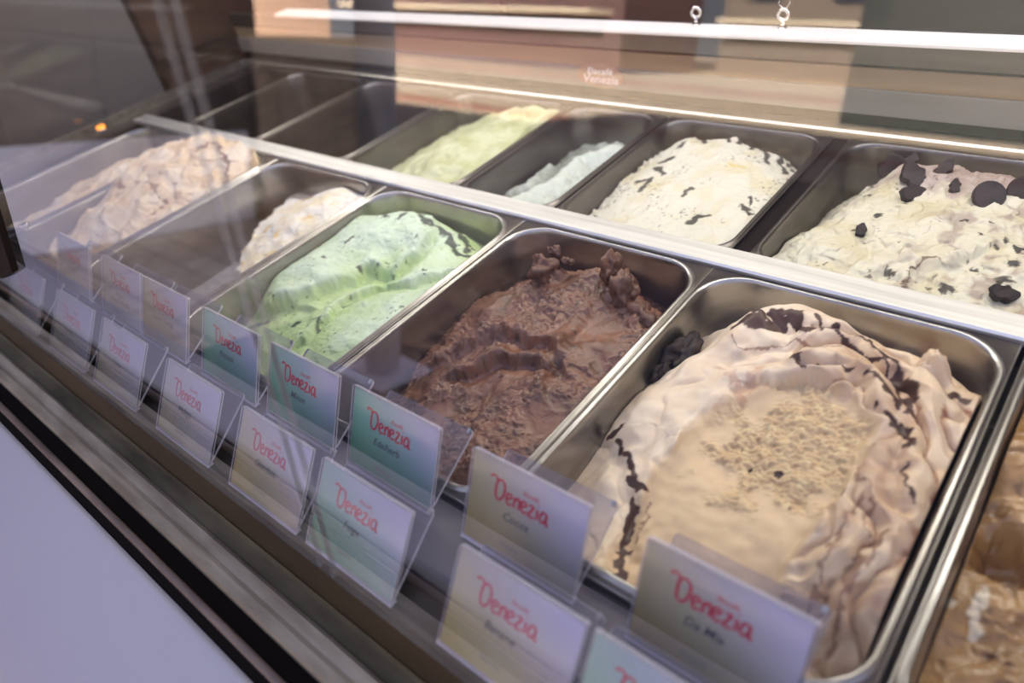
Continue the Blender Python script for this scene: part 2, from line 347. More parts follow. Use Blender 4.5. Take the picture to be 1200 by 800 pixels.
# tilted front glass, two panes butted together, leaning back ten degrees
th = math.radians(10); cs, sn = math.cos(th), math.sin(th)
SEAM = -80
def pane(name, x0, x1, L, y0=-102.5, z0=-22., t=5.0):
    a = (y0, z0); b = (y0 + L * sn, z0 + L * cs); nx, nz = -cs * t, sn * t
    v = [(x, y, z) for x in (x0, x1) for (y, z) in (a, b, (b[0] + nx, b[1] + nz), (a[0] + nx, a[1] + nz))]
    o = mesh(name, v, [(0, 1, 2, 3), (7, 6, 5, 4), (0, 4, 5, 1), (2, 6, 7, 3), (1, 5, 6, 2), (3, 7, 4, 0)], [GLASS, EDGE], case)
    for p in o.data.polygons:
        if p.area < L * 10 * 1e-6 * .7 + 1e-9 or abs(p.normal.x) > .9: p.material_index = 1
    for p in o.data.polygons:
        if abs(p.normal.x) < .1 and abs(abs(p.normal.y) - cs) > .05: p.material_index = 1
    return o
pane('front_glass', SEAM + 1, XR, 640)
pane('front_glass', XL, SEAM - 19, 640)
pane('front_glass', SEAM - 17, SEAM - 1, 640)
pane('side_glass_strip', XL, XL + 14, 640, z0=-21.5)
sg = box('side_glass', (-1452, -30, 0), (-1446, 720, 620), GLASS, case)
# black corner bracket with bolts at the left end of the glass
def clip_bracket():
    r = empty('corner_bracket', (0, 0, 0)); tag(r, 'black corner bracket with bolt at the left foot of the slanted glass', 'bracket')
    N_ = np.array([0, -cs, sn]); P_ = np.array([0, -102.5, -22.]) + N_ * 5.2
    def on_glass(u, v):
        d = RM @ np.array([(u - 600) / FPX, -(v - 400) / FPX, -1.0]); return CAM + d * ((N_ @ P_ - N_ @ CAM) / (N_ @ d))
    q = [on_glass(-40, 190), on_glass(-16, 190), on_glass(22, 316), on_glass(10, 324), on_glass(-40, 300)]; k = len(q)
    mesh('plate', q + [c + N_ * 7 for c in q], [tuple(range(k))[::-1], tuple(range(k, 2 * k))] + [(m_, (m_ + 1) % k, k + (m_ + 1) % k, k + m_) for m_ in range(k)], BLACK, r)
    for u, v in ((2, 291), (-22, 230)): c = on_glass(u, v); tube('bolt', [c + N_ * 6, c + N_ * 11], 3.2, STEEL, r, 12)
    return r
clip_bracket()
# small chrome knob seen at the front end of the two left pans
kb = empty('chrome_knob', (0, 0, 0)); tag(kb, 'small chrome knob at the front rim between the two leftmost pans', 'knob')
c = px(30, 268, 3); tube('stem', [c - np.array([0, 0, 6]), c + np.array([0, 0, 3])], 4, CHROME, kb, 12); tube('cap', [c + np.array([0, 0, 3]), c + np.array([0, 0, 5.5]), c + np.array([0, 0, 8])], 8, CHROME, kb, 14)
# glowing orange disc added at the left end for an orange reflection
pl = empty('orange_glint', (0, 0, 0)); tag(pl, 'small glowing orange disc on the left end rim, standing in for a reflection', 'reflection mark')
c = px(118, 149, 6); tube('lens', [c - np.array([0, 0, 3]), c, c + np.array([0, 0, 3])], 9, mat('orange glow', srgb(255, 150, 50), .3, emit=(srgb(255, 150, 50), 3.0)), pl, 14)
tube('socket', [c - np.array([0, 0, 6]), c - np.array([0, 0, 3])], 12, CHROME, pl, 14)
# two chrome eyelets on the rear ledge
for (ex_, ey_), lb in (((820, 12), 'round chrome eyelet standing on the white rear ledge, left of the pair'), ((922, 10), 'chrome eyelet with a wire hook on the white rear ledge, right of the pair')):
    r = empty('eyelet', (0, 0, 0)); tag(r, lb, 'eyelet', 'eyelets on the rear ledge')
    c = px(ex_, ey_, 133); c[1] = 750; c[0] = px(ex_, ey_, 132)[0]; c[0] = {820: -227, 922: -102}[ex_]; c[2] = 135
    c[2] = 129
    ring = [(c[0] + 6.5 * math.cos(a), c[1], c[2] + 6.5 * math.sin(a)) for a in [2 * math.pi * k / 20 for k in range(20)]]
    tube('ring', ring, 2.4, CHROME, r, 8, True)
    tube('stem', [(c[0], c[1], 112), (c[0], c[1], c[2] - 6)], 2.6, CHROME, r, 10)
    tube('foot', [(c[0], c[1], 112), (c[0], c[1], 113.5)], 6, CHROME, r, 14)
    if ex_ == 922:
        tube('wire', [(c[0], c[1], c[2] + 6), (c[0] - 7, c[1], c[2] + 14), (c[0] - 4, c[1], c[2] + 28)], 1.2, CHROME, r, 6)
        tube('wire', [(c[0] + 2, c[1], c[2] + 6), (c[0] + 8, c[1], c[2] + 14), (c[0] + 6, c[1], c[2] + 28)], 1.2, CHROME, r, 6)

# ------------------------------------------------------------------ pans
def rrect(x0, x1, y0, y1, r, n=10, side=0):
    out = []
    for cx, cy, a0 in ((x1 - r, y1 - r, 0), (x0 + r, y1 - r, 90), (x0 + r, y0 + r, 180), (x1 - r, y0 + r, 270)):
        for k in range(n + 1):
            a = math.radians(a0 + 90 * k / n); out.append((cx + r * math.cos(a), cy + r * math.sin(a)))
    return out
def make_pan(x0, x1, y0, y1, depth, label, group, m=None, R=44, lift=0.0, ox=4, oyf=7, oyb=9):
    prof = [(-1, -4.5, 3), (-1, -1.6, 3), (0, -1.0, 4)]
    rings = []
    # outer flange (square corners), then the raised bead and the tapering wall
    X0, X1, Y0, Y1 = x0 - ox, x1 + ox, y0 - oyf, y1 + oyb
    for d, z, r in ((1, -5, 4), (0, -4.2, 5), (0, -2, 5), (1.2, -1.4, 5)): rings.append([(a, b, z + lift) for a, b in rrect(X0 + d, X1 - d, Y0 + d, Y1 - d, r)])
    for d, z in ((-1.6, -1.2), (-.6, .4), (.8, 1.1), (2.4, 1.0), (3.6, .2), (4.6, -1.8), (5.4, -6), (8, -40), (12, -depth * .75), (15, -depth + 14), (19, -depth + 4), (27, -depth)):
        rings.append([(a, b, z + lift) for a, b in rrect(x0 + d, x1 - d, y0 + d, y1 - d, max(R - d * .6, 8))])
    k = len(rings[0]); vs = [v for r in rings for v in r]; fs = []
    for i in range(len(rings) - 1):
        for j in range(k): fs.append((i * k + j, i * k + (j + 1) % k, (i + 1) * k + (j + 1) % k, (i + 1) * k + j))
    fs.append(tuple((len(rings) - 1) * k + j for j in range(k)))
    cx, cy = (x0 + x1) / 2, (y0 + y1) / 2
    me = bpy.data.meshes.new('steel_pan'); me.from_pydata([((a - cx) * .001, (b - cy) * .001, c * .001) for a, b, c in vs], [], fs); me.update()
    bm = bmesh.new(); bm.from_mesh(me); bmesh.ops.recalc_face_normals(bm, faces=bm.faces)
    # normals must point up / inwards
    if sum(f.normal.z * f.calc_area() for f in bm.faces) < 0: bmesh.ops.reverse_faces(bm, faces=bm.faces)
    bm.to_mesh(me); bm.free()
    fl = [DARKSTEEL if False else (m or PANSTEEL), DARKSTEEL]
    o = link('steel_pan', me, fl, None, True); o.location = (cx * .001, cy * .001, 0)
    for p in me.polygons:
        if p.index // k == 3: p.material_index = 1
    tag(o, label, 'pan', group)
    return o
FR = 'steel pans of the front row'; RR = 'steel pans of the rear row'
F = {'A': (-1290, -1056), 'B': (-1046, -808), 'Y': (-796, -528), 'M': (-518, -264), 'C': (-254, -6), 'S': (0, 269), 'K': (281, 545)}
R_ = {'E': (-1178, -926), 'D': (-918, -672), 'P': (-662, -418), 'W': (-408, -248), 'V': (-238, -5), 'O': (20, 300)}
PLAB = dict(A='deep steel pan at the far left end of the front row, holding caramel ripple', B='steel pan holding caramel ripple beside the nearly empty yogurt pan',
            Y='nearly empty steel pan with a yellow-white remnant', M='steel pan holding the pale green ice cream with dark chips',
            C='steel pan holding the dark chocolate ice cream', S='wide steel pan holding the chocolate swirl cream ice cream', K='steel pan holding brown coffee ice cream at the right edge',
            E='empty steel pan at the left end of the rear row', D='empty steel pan next to the pistachio pan in the rear row', P='rear pan holding pistachio ice cream',
            W='narrow rear pan with pale mint white scoops', V='rear steel pan holding the chocolate flecked white ice cream', O='rear steel pan holding the cookie chunk ice cream')
for k, (a, b) in F.items(): make_pan(a, b, 0, 361, 150, PLAB[k], FR, R=46 if k not in 'AB' else 44)
for k, (a, b) in R_.items(): make_pan(a, b, 390, 688, 150, PLAB[k], RR, REARSTEEL, R=36, ox=3, oyf=5, oyb=6)

# ------------------------------------------------------------------ ice cream bodies
def body(name, rect, cps, hfun, cfun, res, label, group, m, wallR=38, inset=8.5, skirt=30, jit=None):
    x0, x1, y0, y1 = rect; x0 += inset; x1 -= inset; y0 += inset; y1 -= inset
    nx = int((x1 - x0) / res) + 1; ny = int((y1 - y0) / res) + 1
    v = np.linspace(y0, y1, ny); W = (x1 - x0) / 2; c = (x0 + x1) / 2
    e = np.minimum(v - y0, y1 - v); inn = np.where(e < wallR, wallR - np.sqrt(np.maximum(wallR ** 2 - (wallR - e) ** 2, 0)), 0)
    w = W - inn; u = np.linspace(-1, 1, nx)
    X = c + u[None, :] * w[:, None]; Y = np.repeat(v[:, None], nx, 1)
    base = rbf(cps)(X, Y)
    Z = hfun(X, Y, base)
    C = cfun(X, Y, Z)
    if jit is not None:
        dx, dy = jit(X, Y); edge = np.minimum(np.minimum(X - x0, x1 - X), np.minimum(Y - y0, y1 - Y)); k = sstep(0, 12, edge)
        X = X + dx * k; Y = Y + dy * k
    cy = (y0 + y1) / 2
    V = np.stack([(X - c), (Y - cy), Z], -1).reshape(-1, 3)
    # skirt
    idx = np.arange(nx * ny).reshape(ny, nx)
    loop = np.concatenate([idx[0, :-1], idx[:-1, -1], idx[-1, :0:-1], idx[:0:-1, 0]])
    S = V[loop].copy(); S[:, 0] *= .97; S[:, 1] *= .98; S[:, 2] = np.minimum(S[:, 2] - skirt, -60)
    q = np.stack([idx[:-1, :-1], idx[:-1, 1:], idx[1:, 1:], idx[1:, :-1]], -1).reshape(-1, 4)
    n0 = len(V); L = len(loop); ar = np.arange(L); nxt = (ar + 1) % L
    s = np.stack([loop[ar], n0 + ar, n0 + nxt, loop[nxt]], -1)
    faces = np.concatenate([q, s]); V = np.concatenate([V, S]) * .001
    me = bpy.data.meshes.new(name); me.vertices.add(len(V)); me.vertices.foreach_set('co', V.astype(np.float32).ravel())
    me.loops.add(faces.size); me.loops.foreach_set('vertex_index', faces.astype(np.int32).ravel())
    me.polygons.add(len(faces)); me.polygons.foreach_set('loop_start', (np.arange(len(faces)) * 4).astype(np.int32))
    me.polygons.foreach_set('loop_total', np.full(len(faces), 4, np.int32)); me.update(calc_edges=True)
    me.polygons.foreach_set('use_smooth', np.ones(len(faces), bool))
    ca = me.color_attributes.new('flavour', 'FLOAT_COLOR', 'POINT')
    cc = np.ones((len(V), 4), np.float32); cc[:n0, :3] = C.reshape(-1, 3); cc[n0:, :3] = C.reshape(-1, 3)[loop]
    ca.data.foreach_set('color', cc.ravel())
    me.materials.append(m)
    o = bpy.data.objects.new(name, me); COL.objects.link(o); o.location = (c * .001, cy * .001, 0)
    tag(o, label, 'ice cream', group)
    return o, (X, Y, Z)
def L3(r, g, b): return np.array(srgb(r, g, b)[:3])
def mixc(a, b, t): return a * (1 - t[..., None]) + b * t[..., None]
def P2(pts, z):
    return [tuple(px(a, b, z)[:2]) for a, b in pts]
def blobs(X, Y, pts, z, r, seed, wob=.5):
    """mask (0..1) of irregular blobs at photograph points lying at height z"""
    M = np.zeros(X.shape); wx = fbm(X, Y, r * 1.2, 3, seed) * r * wob; wy = fbm(X, Y, r * 1.2, 3, seed + 9) * r * wob
    for a in pts:
        p = px(a[0], a[1], z); rr = a[2] if len(a) > 2 else r
        d = np.sqrt((X + wx - p[0]) ** 2 + (Y + wy - p[1]) ** 2); M = np.maximum(M, 1 - sstep(rr * .7, rr, d))
    return M
def streak(X, Y, pts, z, w, seed, wob=3.0, taper=True):
    p = P2(pts, z) if len(pts[0]) == 2 else pts
    wx = fbm(X, Y, 14, 3, seed) * wob; wy = fbm(X, Y, 14, 3, seed + 5) * wob
    d, s = polydist(X + wx, Y + wy, p); ww = w * (1 + .7 * perlin(X / 9, Y / 9, seed + 3))
    return 1 - sstep(ww * .6, np.maximum(ww, .3), d)
ICS = 'ice creams in the front row'; ICR = 'ice creams in the rear row'

# --- chocolate
def hC(X, Y, b):
    n1 = fbm(X, Y, 60, 3, 3) * 5
    smooth = np.zeros(X.shape)
    for (a, c, r, z) in ((575, 350, 36, -20), (690, 405, 42, -22), (590, 445, 40, -38), (500, 440, 28, -40), (520, 490, 18, -50), (660, 330, 20, -14), (640, 500, 22, -30)):
        p = px(a, c, z); d = np.hypot(X - p[0], Y - p[1]); smooth = np.maximum(smooth, 1 - sstep(r * .6, r * 1.2, d))
    rough = 1 - .88 * smooth
    wx = fbm(X, Y, 22, 3, 41) * 9; wy = fbm(X, Y, 22, 3, 43) * 9
    h = b + n1 + rough * (ridged(X + wx, Y + wy, 38, 5, 7, .46) * 5.5 - 1 + fbm(X, Y, 7, 3, 17) * 1.4 + np.maximum(fbm(X, Y, 4, 2, 23), .1) * 1.6)
    # scooped steps
    for pts, z, amp, w, W in (([(505, 420), (540, 405), (590, 398), (640, 412), (660, 440)], -32, 7, 4, 18),
                              ([(545, 440), (590, 430), (635, 445)], -36, 8, 4, 14),
                              ([(640, 470), (660, 430), (690, 385)], -28, 4, 4, 16),
                              ([(560, 380), (610, 372), (640, 360)], -25, -3, 4, 16)):
        d, s = polydist(X + fbm(X, Y, 50, 2, 44) * 6, Y + fbm(X, Y, 50, 2, 45) * 6, P2(pts, z)); h = h + 1.25 * amp * np.tanh(s / w) * np.exp(-(d / W) ** 2)
    # upstanding crumbs at the back
    for a, c, z, r, amp in ((645, 322, -14, 20, 14), (725, 335, -8, 17, 12), (748, 372, -14, 16, 6)):
        p = px(a, c, z); d = np.hypot(X - p[0] + wx * .35, Y - p[1] + wy * .35); h = h + amp * (1 - sstep(r * .35, r * 1.15, d)) * (1 + .3 * fbm(X, Y, 6, 3, 31))
    return h
def cC(X, Y, Z):
    t = np.clip(.5 + .6 * fbm(X, Y, 30, 4, 51), 0, 1); c = mixc(L3(96, 64, 48), L3(138, 95, 72), t)
    k = np.clip(fbm(X, Y, 9, 3, 55) - .55, 0, 1) * 2.6; c = mixc(c, L3(52, 30, 24), np.clip(k, 0, .8))
    m = np.maximum(streak(X, Y, [(640, 548), (660, 500), (700, 460)], -25, 1.2, 61, 6), streak(X, Y, [(700, 468), (735, 400), (760, 395)], -20, 1.6, 62, 8))
    c = mixc(c, L3(58, 34, 28), m * .8)
    return c
CH = vcol_mat('chocolate ice cream', .36, .6, (1100, .45, .0008))
CHB, _g = body('chocolate_ice_cream', (-254, -6, 0, 361),
     [(-246, 30, -84), (-246, 104, -70), (-246, 136, -61), (-246, 213, -48), (-246, 255, -42), (-240, 310, -62), (-238, 350, -75), (-190, 325, -36), (-175, 352, -58), (-150, 318, -22), (-120, 322, -14), (-110, 352, -50), (-70, 320, -34), (-55, 352, -66), (-20, 330, -60),
      (-14, 290, -24), (-14, 230, -16), (-14, 150, -16), (-14, 80, -20), (-20, 15, -34), (-120, 12, -40), (-200, 12, -70), (-200, 120, -36), (-170, 180, -26), (-180, 250, -20), (-110, 250, -12), (-70, 250, -14), (-120, 180, -22), (-70, 150, -14), (-60, 70, -20), (-130, 110, -40), (-150, 60, -46), (-100, 50, -30)],
     hC, cC, 1.05, 'rough dark chocolate ice cream with scoop marks', ICS, CH,
     jit=lambda X, Y: (fbm(X, Y, 12, 3, 71) * 2.2, fbm(X, Y, 12, 3, 73) * 2.2))

# --- cream swirl with chocolate sauce
cS = px(880, 560, -20)[:2]
def swirlS(X, Y):
    wx = fbm(X, Y, 70, 3, 101) * 26; wy = fbm(X, Y, 70, 3, 103) * 26
    r = np.hypot((X + wx - cS[0]) * 1.05, (Y + wy - cS[1]) * .8); a = np.arctan2(Y + wy * .5 - cS[1], X + wx * .5 - cS[0])
    return r + a * 6, a, r
def masksS(X, Y):
    core_poly = P2([(700, 660), (725, 600), (760, 545), (800, 500), (840, 468), (890, 452), (950, 458), (1000, 480), (1022, 520), (1005, 570), (960, 620), (925, 665), (900, 710), (880, 780)], -16)
    d, s = polydist(X, Y, core_poly); core = sstep(-4, 6, -s + fbm(X, Y, 26, 2, 111) * 4)
    # inside only where it is on the right of the travelled line and near the middle
    dd = np.hypot((X - cS[0] - 0) / 95, (Y - cS[1] + 30) / 125); core = core * (1 - sstep(1.0, 1.25, dd))
    q = px(935, 525, -18); rough = 1 - sstep(.7, 1.2, np.hypot((X - q[0]) / 66, (Y - q[1]) / 62) + .55 * fbm(X, Y, 34, 4, 117))
    return core, rough * core
def hS(X, Y, b):
    sw, a, r = swirlS(X, Y); core, rough = masksS(X, Y)
    wave = np.sin(sw / 10 + 1.6 * fbm(X, Y, 75, 2, 121)); fold = np.abs(wave) ** .75
    sw2 = np.sin(sw / 2.4 + 3 * fbm(X, Y, 60, 2, 123)) + .6 * np.sin(sw / 1.3 + 4 * fbm(X, Y, 50, 2, 124))
    amp = sstep(-40, 60, X - cS[0] + (Y - cS[1]) * .4)
    out = (1 - core)
    h = b + fbm(X, Y, 50, 3, 125) * 3 + out * (fold * (2.5 + 7.5 * amp) + sw2 * (.12 + .42 * amp) + (.3 + amp) * ridged(X, Y, 40, 2, 126) * 2.5) + core * (1 - rough) * (fbm(X, Y, 90, 2, 127) * 2 + .12 * np.sin(X / 2.5 + 2 * fbm(X, Y, 60, 2, 3))) \
        + rough * (fbm(X, Y, 16, 4, 129, .6) * 3.0 + fbm(X, Y, 3.6, 3, 131) * 1.5) - core * 5
    # lip where the scoop ended
    lip = P2([(752, 560), (800, 500), (845, 468), (900, 455)], -12); d, s = polydist(X, Y, lip); h = h + 3.5 * np.exp(-(d / 6) ** 2)
    for pts, z, am, w in (([(850, 400), (905, 372), (960, 376), (1010, 404), (1050, 432)], -6, 6, 14), ([(720, 545), (740, 480), (790, 430), (850, 400)], -14, 6, 18),
                          ([(935, 432), (975, 430), (1020, 455), (1030, 500)], -6, 6, 8), ([(1080, 440), (1090, 500), (1070, 590), (1040, 680)], -6, 5, 11)):
        d, s = polydist(X, Y, P2(pts, z)); h = h + am * np.exp(-(d / w) ** 2)
    for pts, z, am, w in (([(855, 425), (900, 418), (950, 415), (1000, 440)], -8, 6, 6), ([(945, 440), (990, 445), (1005, 470)], -8, 8, 5), ([(1050, 450), (1058, 520), (1040, 600)], -8, 5, 6), ([(720, 520), (735, 580), (735, 640)], -22, 5, 8)):
        d, s = polydist(X + fbm(X, Y, 15, 2, 5) * 4, Y, P2(pts, z)); h = h - am * np.exp(-(d / w) ** 2)
    p = px(1098, 438, -2); d = np.hypot(X - p[0], Y - p[1]); h = h + 20 * (1 - sstep(6, 17, d)) * (1 + .25 * fbm(X, Y, 7, 3, 133))
    return h
def cSf(X, Y, Z):
    sw, a, r = swirlS(X, Y); core, rough = masksS(X, Y)
    c = np.broadcast_to(L3(230, 211, 183), X.shape + (3,)).copy()
    right = sstep(-30, 70, X - cS[0] + (Y - cS[1]) * .15)
    band = sstep(.1, .9, np.sin(sw / 9 + 2.5 * fbm(X, Y, 50, 3, 141)))
    c = mixc(c, L3(208, 178, 140), (.25 * band + .55 * right))
    thin = 1 - sstep(.02, .22, np.abs(np.sin(sw / 10 + 1.6 * fbm(X, Y, 75, 2, 121) + .35 * fbm(X, Y, 18, 3, 143)))); patch = sstep(.0, .5, fbm(X, Y, 55, 3, 145) + .1)
    c = mixc(c, L3(140, 86, 62), thin * patch * (.3 + .65 * right))
    soft = sstep(.45, .95, np.sin(sw / 14 + 2 * fbm(X, Y, 60, 3, 147))); c = mixc(c, L3(172, 136, 108), soft * .45 * (.15 + right))
    fine = .5 + .5 * np.sin(sw / 2.4 + 3 * fbm(X, Y, 60, 2, 123)); c = mixc(c, L3(150, 112, 86), sstep(.75, 1, fine) * right * .35)
    cc = mixc(np.broadcast_to(L3(216, 188, 148), X.shape + (3,)), L3(200, 172, 130), rough)
    cc = mixc(cc, L3(220, 198, 150), np.clip(fbm(X, Y, 7, 3, 149) * 1.4 - .2, 0, 1) * rough)
    cc = mixc(cc, L3(176, 142, 104), np.clip(fbm(X, Y, 10, 3, 151) * 1.6 - .6, 0, .8) * (.25 + .75 * rough))
    c = mixc(c, cc, core)
    dark = L3(62, 34, 28)
    M = streak(X, Y, [(862, 385), (880, 388), (905, 395), (930, 392), (945, 398)], -6, 8, 161, 7)
    M = np.maximum(M, streak(X, Y, [(885, 380), (915, 382), (940, 388)], -5, 5, 162, 7))
    for pts, w, z in (([(955, 385), (975, 400), (1000, 420), (1030, 435), (1050, 460), (1058, 500)], 2.6, -4), ([(1000, 402), (1035, 428), (1052, 440), (1066, 475), (1068, 500)], 3.6, -3),
                      ([(935, 430), (942, 445)], 3.5, -6), ([(1038, 505), (1052, 515), (1060, 540)], 4.5, -5), ([(1010, 455), (1035, 470), (1045, 490)], 3, -5), ([(1105, 478), (1120, 470), (1128, 475)], 4, -10),
                      ([(955, 398), (975, 396)], 5, -5), ([(722, 510), (735, 535), (742, 560)], 3.0, -26), ([(738, 560), (752, 566)], 5, -26), ([(740, 590), (730, 640), (725, 690)], 6, -34), ([(715, 505), (730, 500)], 4, -30),
                      ([(1060, 560), (1062, 600)], 1.5, -4), ([(960, 440), (1000, 450)], 2, -6), ([(778, 425), (788, 412)], 2, -20)):
        M = np.maximum(M, streak(X, Y, pts, z, w, int(pts[0][0]), 4))
    thin2 = [([(855, 400), (870, 415), (930, 410), (985, 425)], 1.3), ([(950, 700), (975, 640), (1000, 600)], 1.5), ([(970, 740), (1000, 680), (1030, 640)], 2.0), ([(1000, 560), (1020, 590), (1010, 640)], 1.2), ([(745, 600), (760, 560)], 1.2), ([(940, 720), (960, 690)], 2)]
    T = np.zeros(X.shape)
    for pts, w in thin2: T = np.maximum(T, streak(X, Y, pts, -8, w, int(pts[0][1]), 6))
    c = mixc(c, L3(120, 78, 60), T * .7)
    c = mixc(c, L3(176, 120, 96), streak(X, Y, [(890, 440), (870, 455), (862, 440)], -8, 7, 190, 6) * .45)
    c = mixc(c, L3(120, 70, 50), np.clip(M + 0, 0, 1) * .5); M2 = sstep(.35, .8, M); c = mixc(c, dark, M2 * .95)
    c = mixc(c, L3(50, 30, 26), blobs(X, Y, [(912, 558, 4.5), (925, 600, 1.5), (880, 545, 2), (985, 600, 2.5), (1020, 505, 2), (870, 520, 1.2), (955, 500, 1.2), (1050, 500, 2)], -20, 2, 199))
    return c
CR = vcol_mat('cream ice cream', .45, .4, (700, .12, .0006), .12)
body('cream_swirl_ice_cream', (0, 269, 0, 361),
     [(8, 20, -62), (8, 60, -56), (8, 109, -50), (8, 174, -40), (8, 230, -46), (8, 276, -62), (8, 345, -70), (45, 330, -36), (60, 318, -12), (60, 352, -50), (100, 325, -4), (110, 352, -40), (140, 326, -8), (160, 352, -48), (178, 322, -22), (215, 326, -22), (215, 352, -50), (252, 322, -40), (255, 352, -70),
      (262, 290, -16), (262, 220, -9), (262, 150, -7), (262, 80, -14), (258, 45, -40), (240, 12, -70), (180, 8, -50), (92, 8, -34), (30, 8, -50), (30, 110, -40), (40, 170, -22), (40, 230, -22), (70, 270, -8), (110, 280, -3), (160, 260, 2), (200, 240, 0), (230, 200, 0), (225, 130, -2), (210, 70, -20), (160, 60, -22), (120, 130, -22), (90, 180, -22), (80, 100, -30), (60, 60, -42), (130, 200, -14), (160, 150, -14)],
     hS, cSf, 1.0, 'beige cream ice cream swirled with chocolate sauce, scooped in the middle', ICS, CR, skirt=40,
     jit=lambda X, Y: (fbm(X, Y, 40, 2, 171) * 4 * (1 - masksS(X, Y)[0]), fbm(X, Y, 40, 2, 173) * 4 * (1 - masksS(X, Y)[0])))

# --- mint with chips
def hM(X, Y, b):
    wx = fbm(X, Y, 60, 2, 201) * 9
    h = b + fbm(X, Y, 55, 3, 203) * 3 + ridged(X, Y, 44, 3, 205, .45) * 1.6 + fbm(X, Y, 6, 3, 207) * .45
    for pts, z, amp, w, W in (([(318, 345), (345, 342), (400, 322), (430, 305), (455, 312), (480, 298), (500, 285)], -14, 8, 4, 20),
                              ([(350, 392), (385, 365), (420, 340), (450, 330), (490, 335), (520, 325)], -22, 6, 3.5, 16),
                              ([(300, 352), (330, 350), (360, 356)], -22, 4, 4, 12)):
        d, s = polydist(X + wx, Y + wx * .6, P2(pts, z)); h = h + amp * np.tanh(s / w) * np.exp(-(d / W) ** 2) + 2.2 * np.exp(-(d / 4) ** 2)
    p = px(440, 302, -8); h = h + 7 * (1 - sstep(4, 12, np.hypot(X - p[0], Y - p[1])))
    return h
def cM(X, Y, Z):
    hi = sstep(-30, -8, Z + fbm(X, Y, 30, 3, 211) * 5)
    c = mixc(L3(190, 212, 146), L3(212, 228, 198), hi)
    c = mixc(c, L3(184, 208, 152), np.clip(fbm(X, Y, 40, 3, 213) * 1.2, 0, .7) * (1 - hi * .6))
    k = np.clip((fbm(X, Y, 5.5, 3, 215) + .5 * fbm(X, Y, 40, 2, 217) - .74) * 6, 0, 1); c = mixc(c, L3(46, 60, 50), k * .85)
    dark = L3(40, 50, 46); M = np.zeros(X.shape)
    for pts, w, z in [(q0, q1 * 1.5, q2) for q0, q1, q2 in (([(445, 252), (452, 250), (455, 258)], 3, -14), ([(472, 256), (478, 250)], 3, -10), ([(494, 250), (500, 262)], 2.5, -12), ([(500, 268), (520, 272), (535, 290), (545, 292)], 4, -16), ([(505, 258), (520, 270)], 2.5, -12), ([(536, 275), (553, 285)], 2.6, -22), ([(545, 278), (548, 292)], 2.5, -22),
                      ([(402, 355), (418, 350)], 2, -26), ([(375, 378), (372, 392)], 1.6, -30), ([(300, 368), (306, 366)], 4, -34), ([(288, 370), (292, 370)], 4, -34), ([(408, 282), (414, 278)], 3, -8), ([(440, 341), (448, 339)], 3, -26), ([(342, 377), (345, 376)], 3.5, -32), ([(498, 320), (503, 326)], 1.6, -24), ([(417, 305), (420, 308)], 2.5, -12), ([(380, 300), (384, 302)], 2, -12))]:
        pts = [(a_, b_ + (7 if b_ < 263 else 2)) for a_, b_ in pts]; M = np.maximum(M, streak(X, Y, pts, z, w, int(pts[0][0]), 2.5))
    return mixc(c, dark, M * .9)
MI = vcol_mat('mint ice cream', .45, .4, (700, .15, .0006), .12)
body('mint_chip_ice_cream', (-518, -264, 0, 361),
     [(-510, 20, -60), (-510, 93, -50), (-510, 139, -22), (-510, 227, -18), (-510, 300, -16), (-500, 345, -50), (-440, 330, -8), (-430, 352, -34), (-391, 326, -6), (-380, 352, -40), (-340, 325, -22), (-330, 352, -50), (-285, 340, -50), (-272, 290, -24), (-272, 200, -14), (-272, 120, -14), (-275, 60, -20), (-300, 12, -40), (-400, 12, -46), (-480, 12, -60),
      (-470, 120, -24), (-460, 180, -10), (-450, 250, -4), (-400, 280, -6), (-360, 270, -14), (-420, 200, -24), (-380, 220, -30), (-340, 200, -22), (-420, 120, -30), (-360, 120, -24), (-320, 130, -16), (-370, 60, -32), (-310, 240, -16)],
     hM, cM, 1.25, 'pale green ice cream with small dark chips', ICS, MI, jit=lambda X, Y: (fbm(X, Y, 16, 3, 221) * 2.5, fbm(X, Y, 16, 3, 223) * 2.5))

# --- nearly empty yogurt pan
ypoly = P2([(284, 318), (280, 290), (300, 262), (318, 240), (336, 215), (352, 208)], -50)
def yk(X, Y):
    p = P2([(275, 330), (282, 292), (304, 262), (330, 232), (345, 214), (370, 205)], -45)
    d, s = polydist(X + fbm(X, Y, 16, 3, 231) * 5, Y + fbm(X, Y, 16, 3, 233) * 5, p); k = sstep(-4, 3, -s)
    return k * sstep(120, 128, Y + fbm(X, Y, 20, 2, 235) * 6)
def hY(X, Y, b): return -112 + (b + 112) * yk(X, Y) + fbm(X, Y, 40, 3, 237) * 3 + yk(X, Y) * ridged(X, Y, 50, 3, 239) * 3
def cY(X, Y, Z):
    k = yk(X, Y); c = mixc(L3(160, 156, 156), L3(236, 228, 212), sstep(.1, .6, k)); c = mixc(c, L3(232, 214, 168), np.clip(fbm(X, Y, 40, 2, 241) + .2, 0, .7) * k)
    e = sstep(.02, .3, k) * (1 - sstep(.75, 1, k)); c = mixc(c, L3(214, 160, 60), e * .8)
    y = np.clip((fbm(X, Y, 30, 3, 243) - .45) * 5, 0, 1) * k; return mixc(c, L3(232, 180, 60), y * .6)
body('yogurt_ice_cream', (-796, -528, 0, 361), [(-700, 200, -50), (-540, 130, -40), (-540, 250, -30), (-540, 330, -26), (-620, 340, -16), (-680, 330, -34), (-640, 250, -26), (-600, 180, -40), (-720, 345, -50)],
     hY, cY, 1.9, 'white and yellow yogurt ice cream remnant', ICS, CR, jit=lambda X, Y: (fbm(X, Y, 14, 3, 245) * 3, fbm(X, Y, 14, 3, 247) * 3))

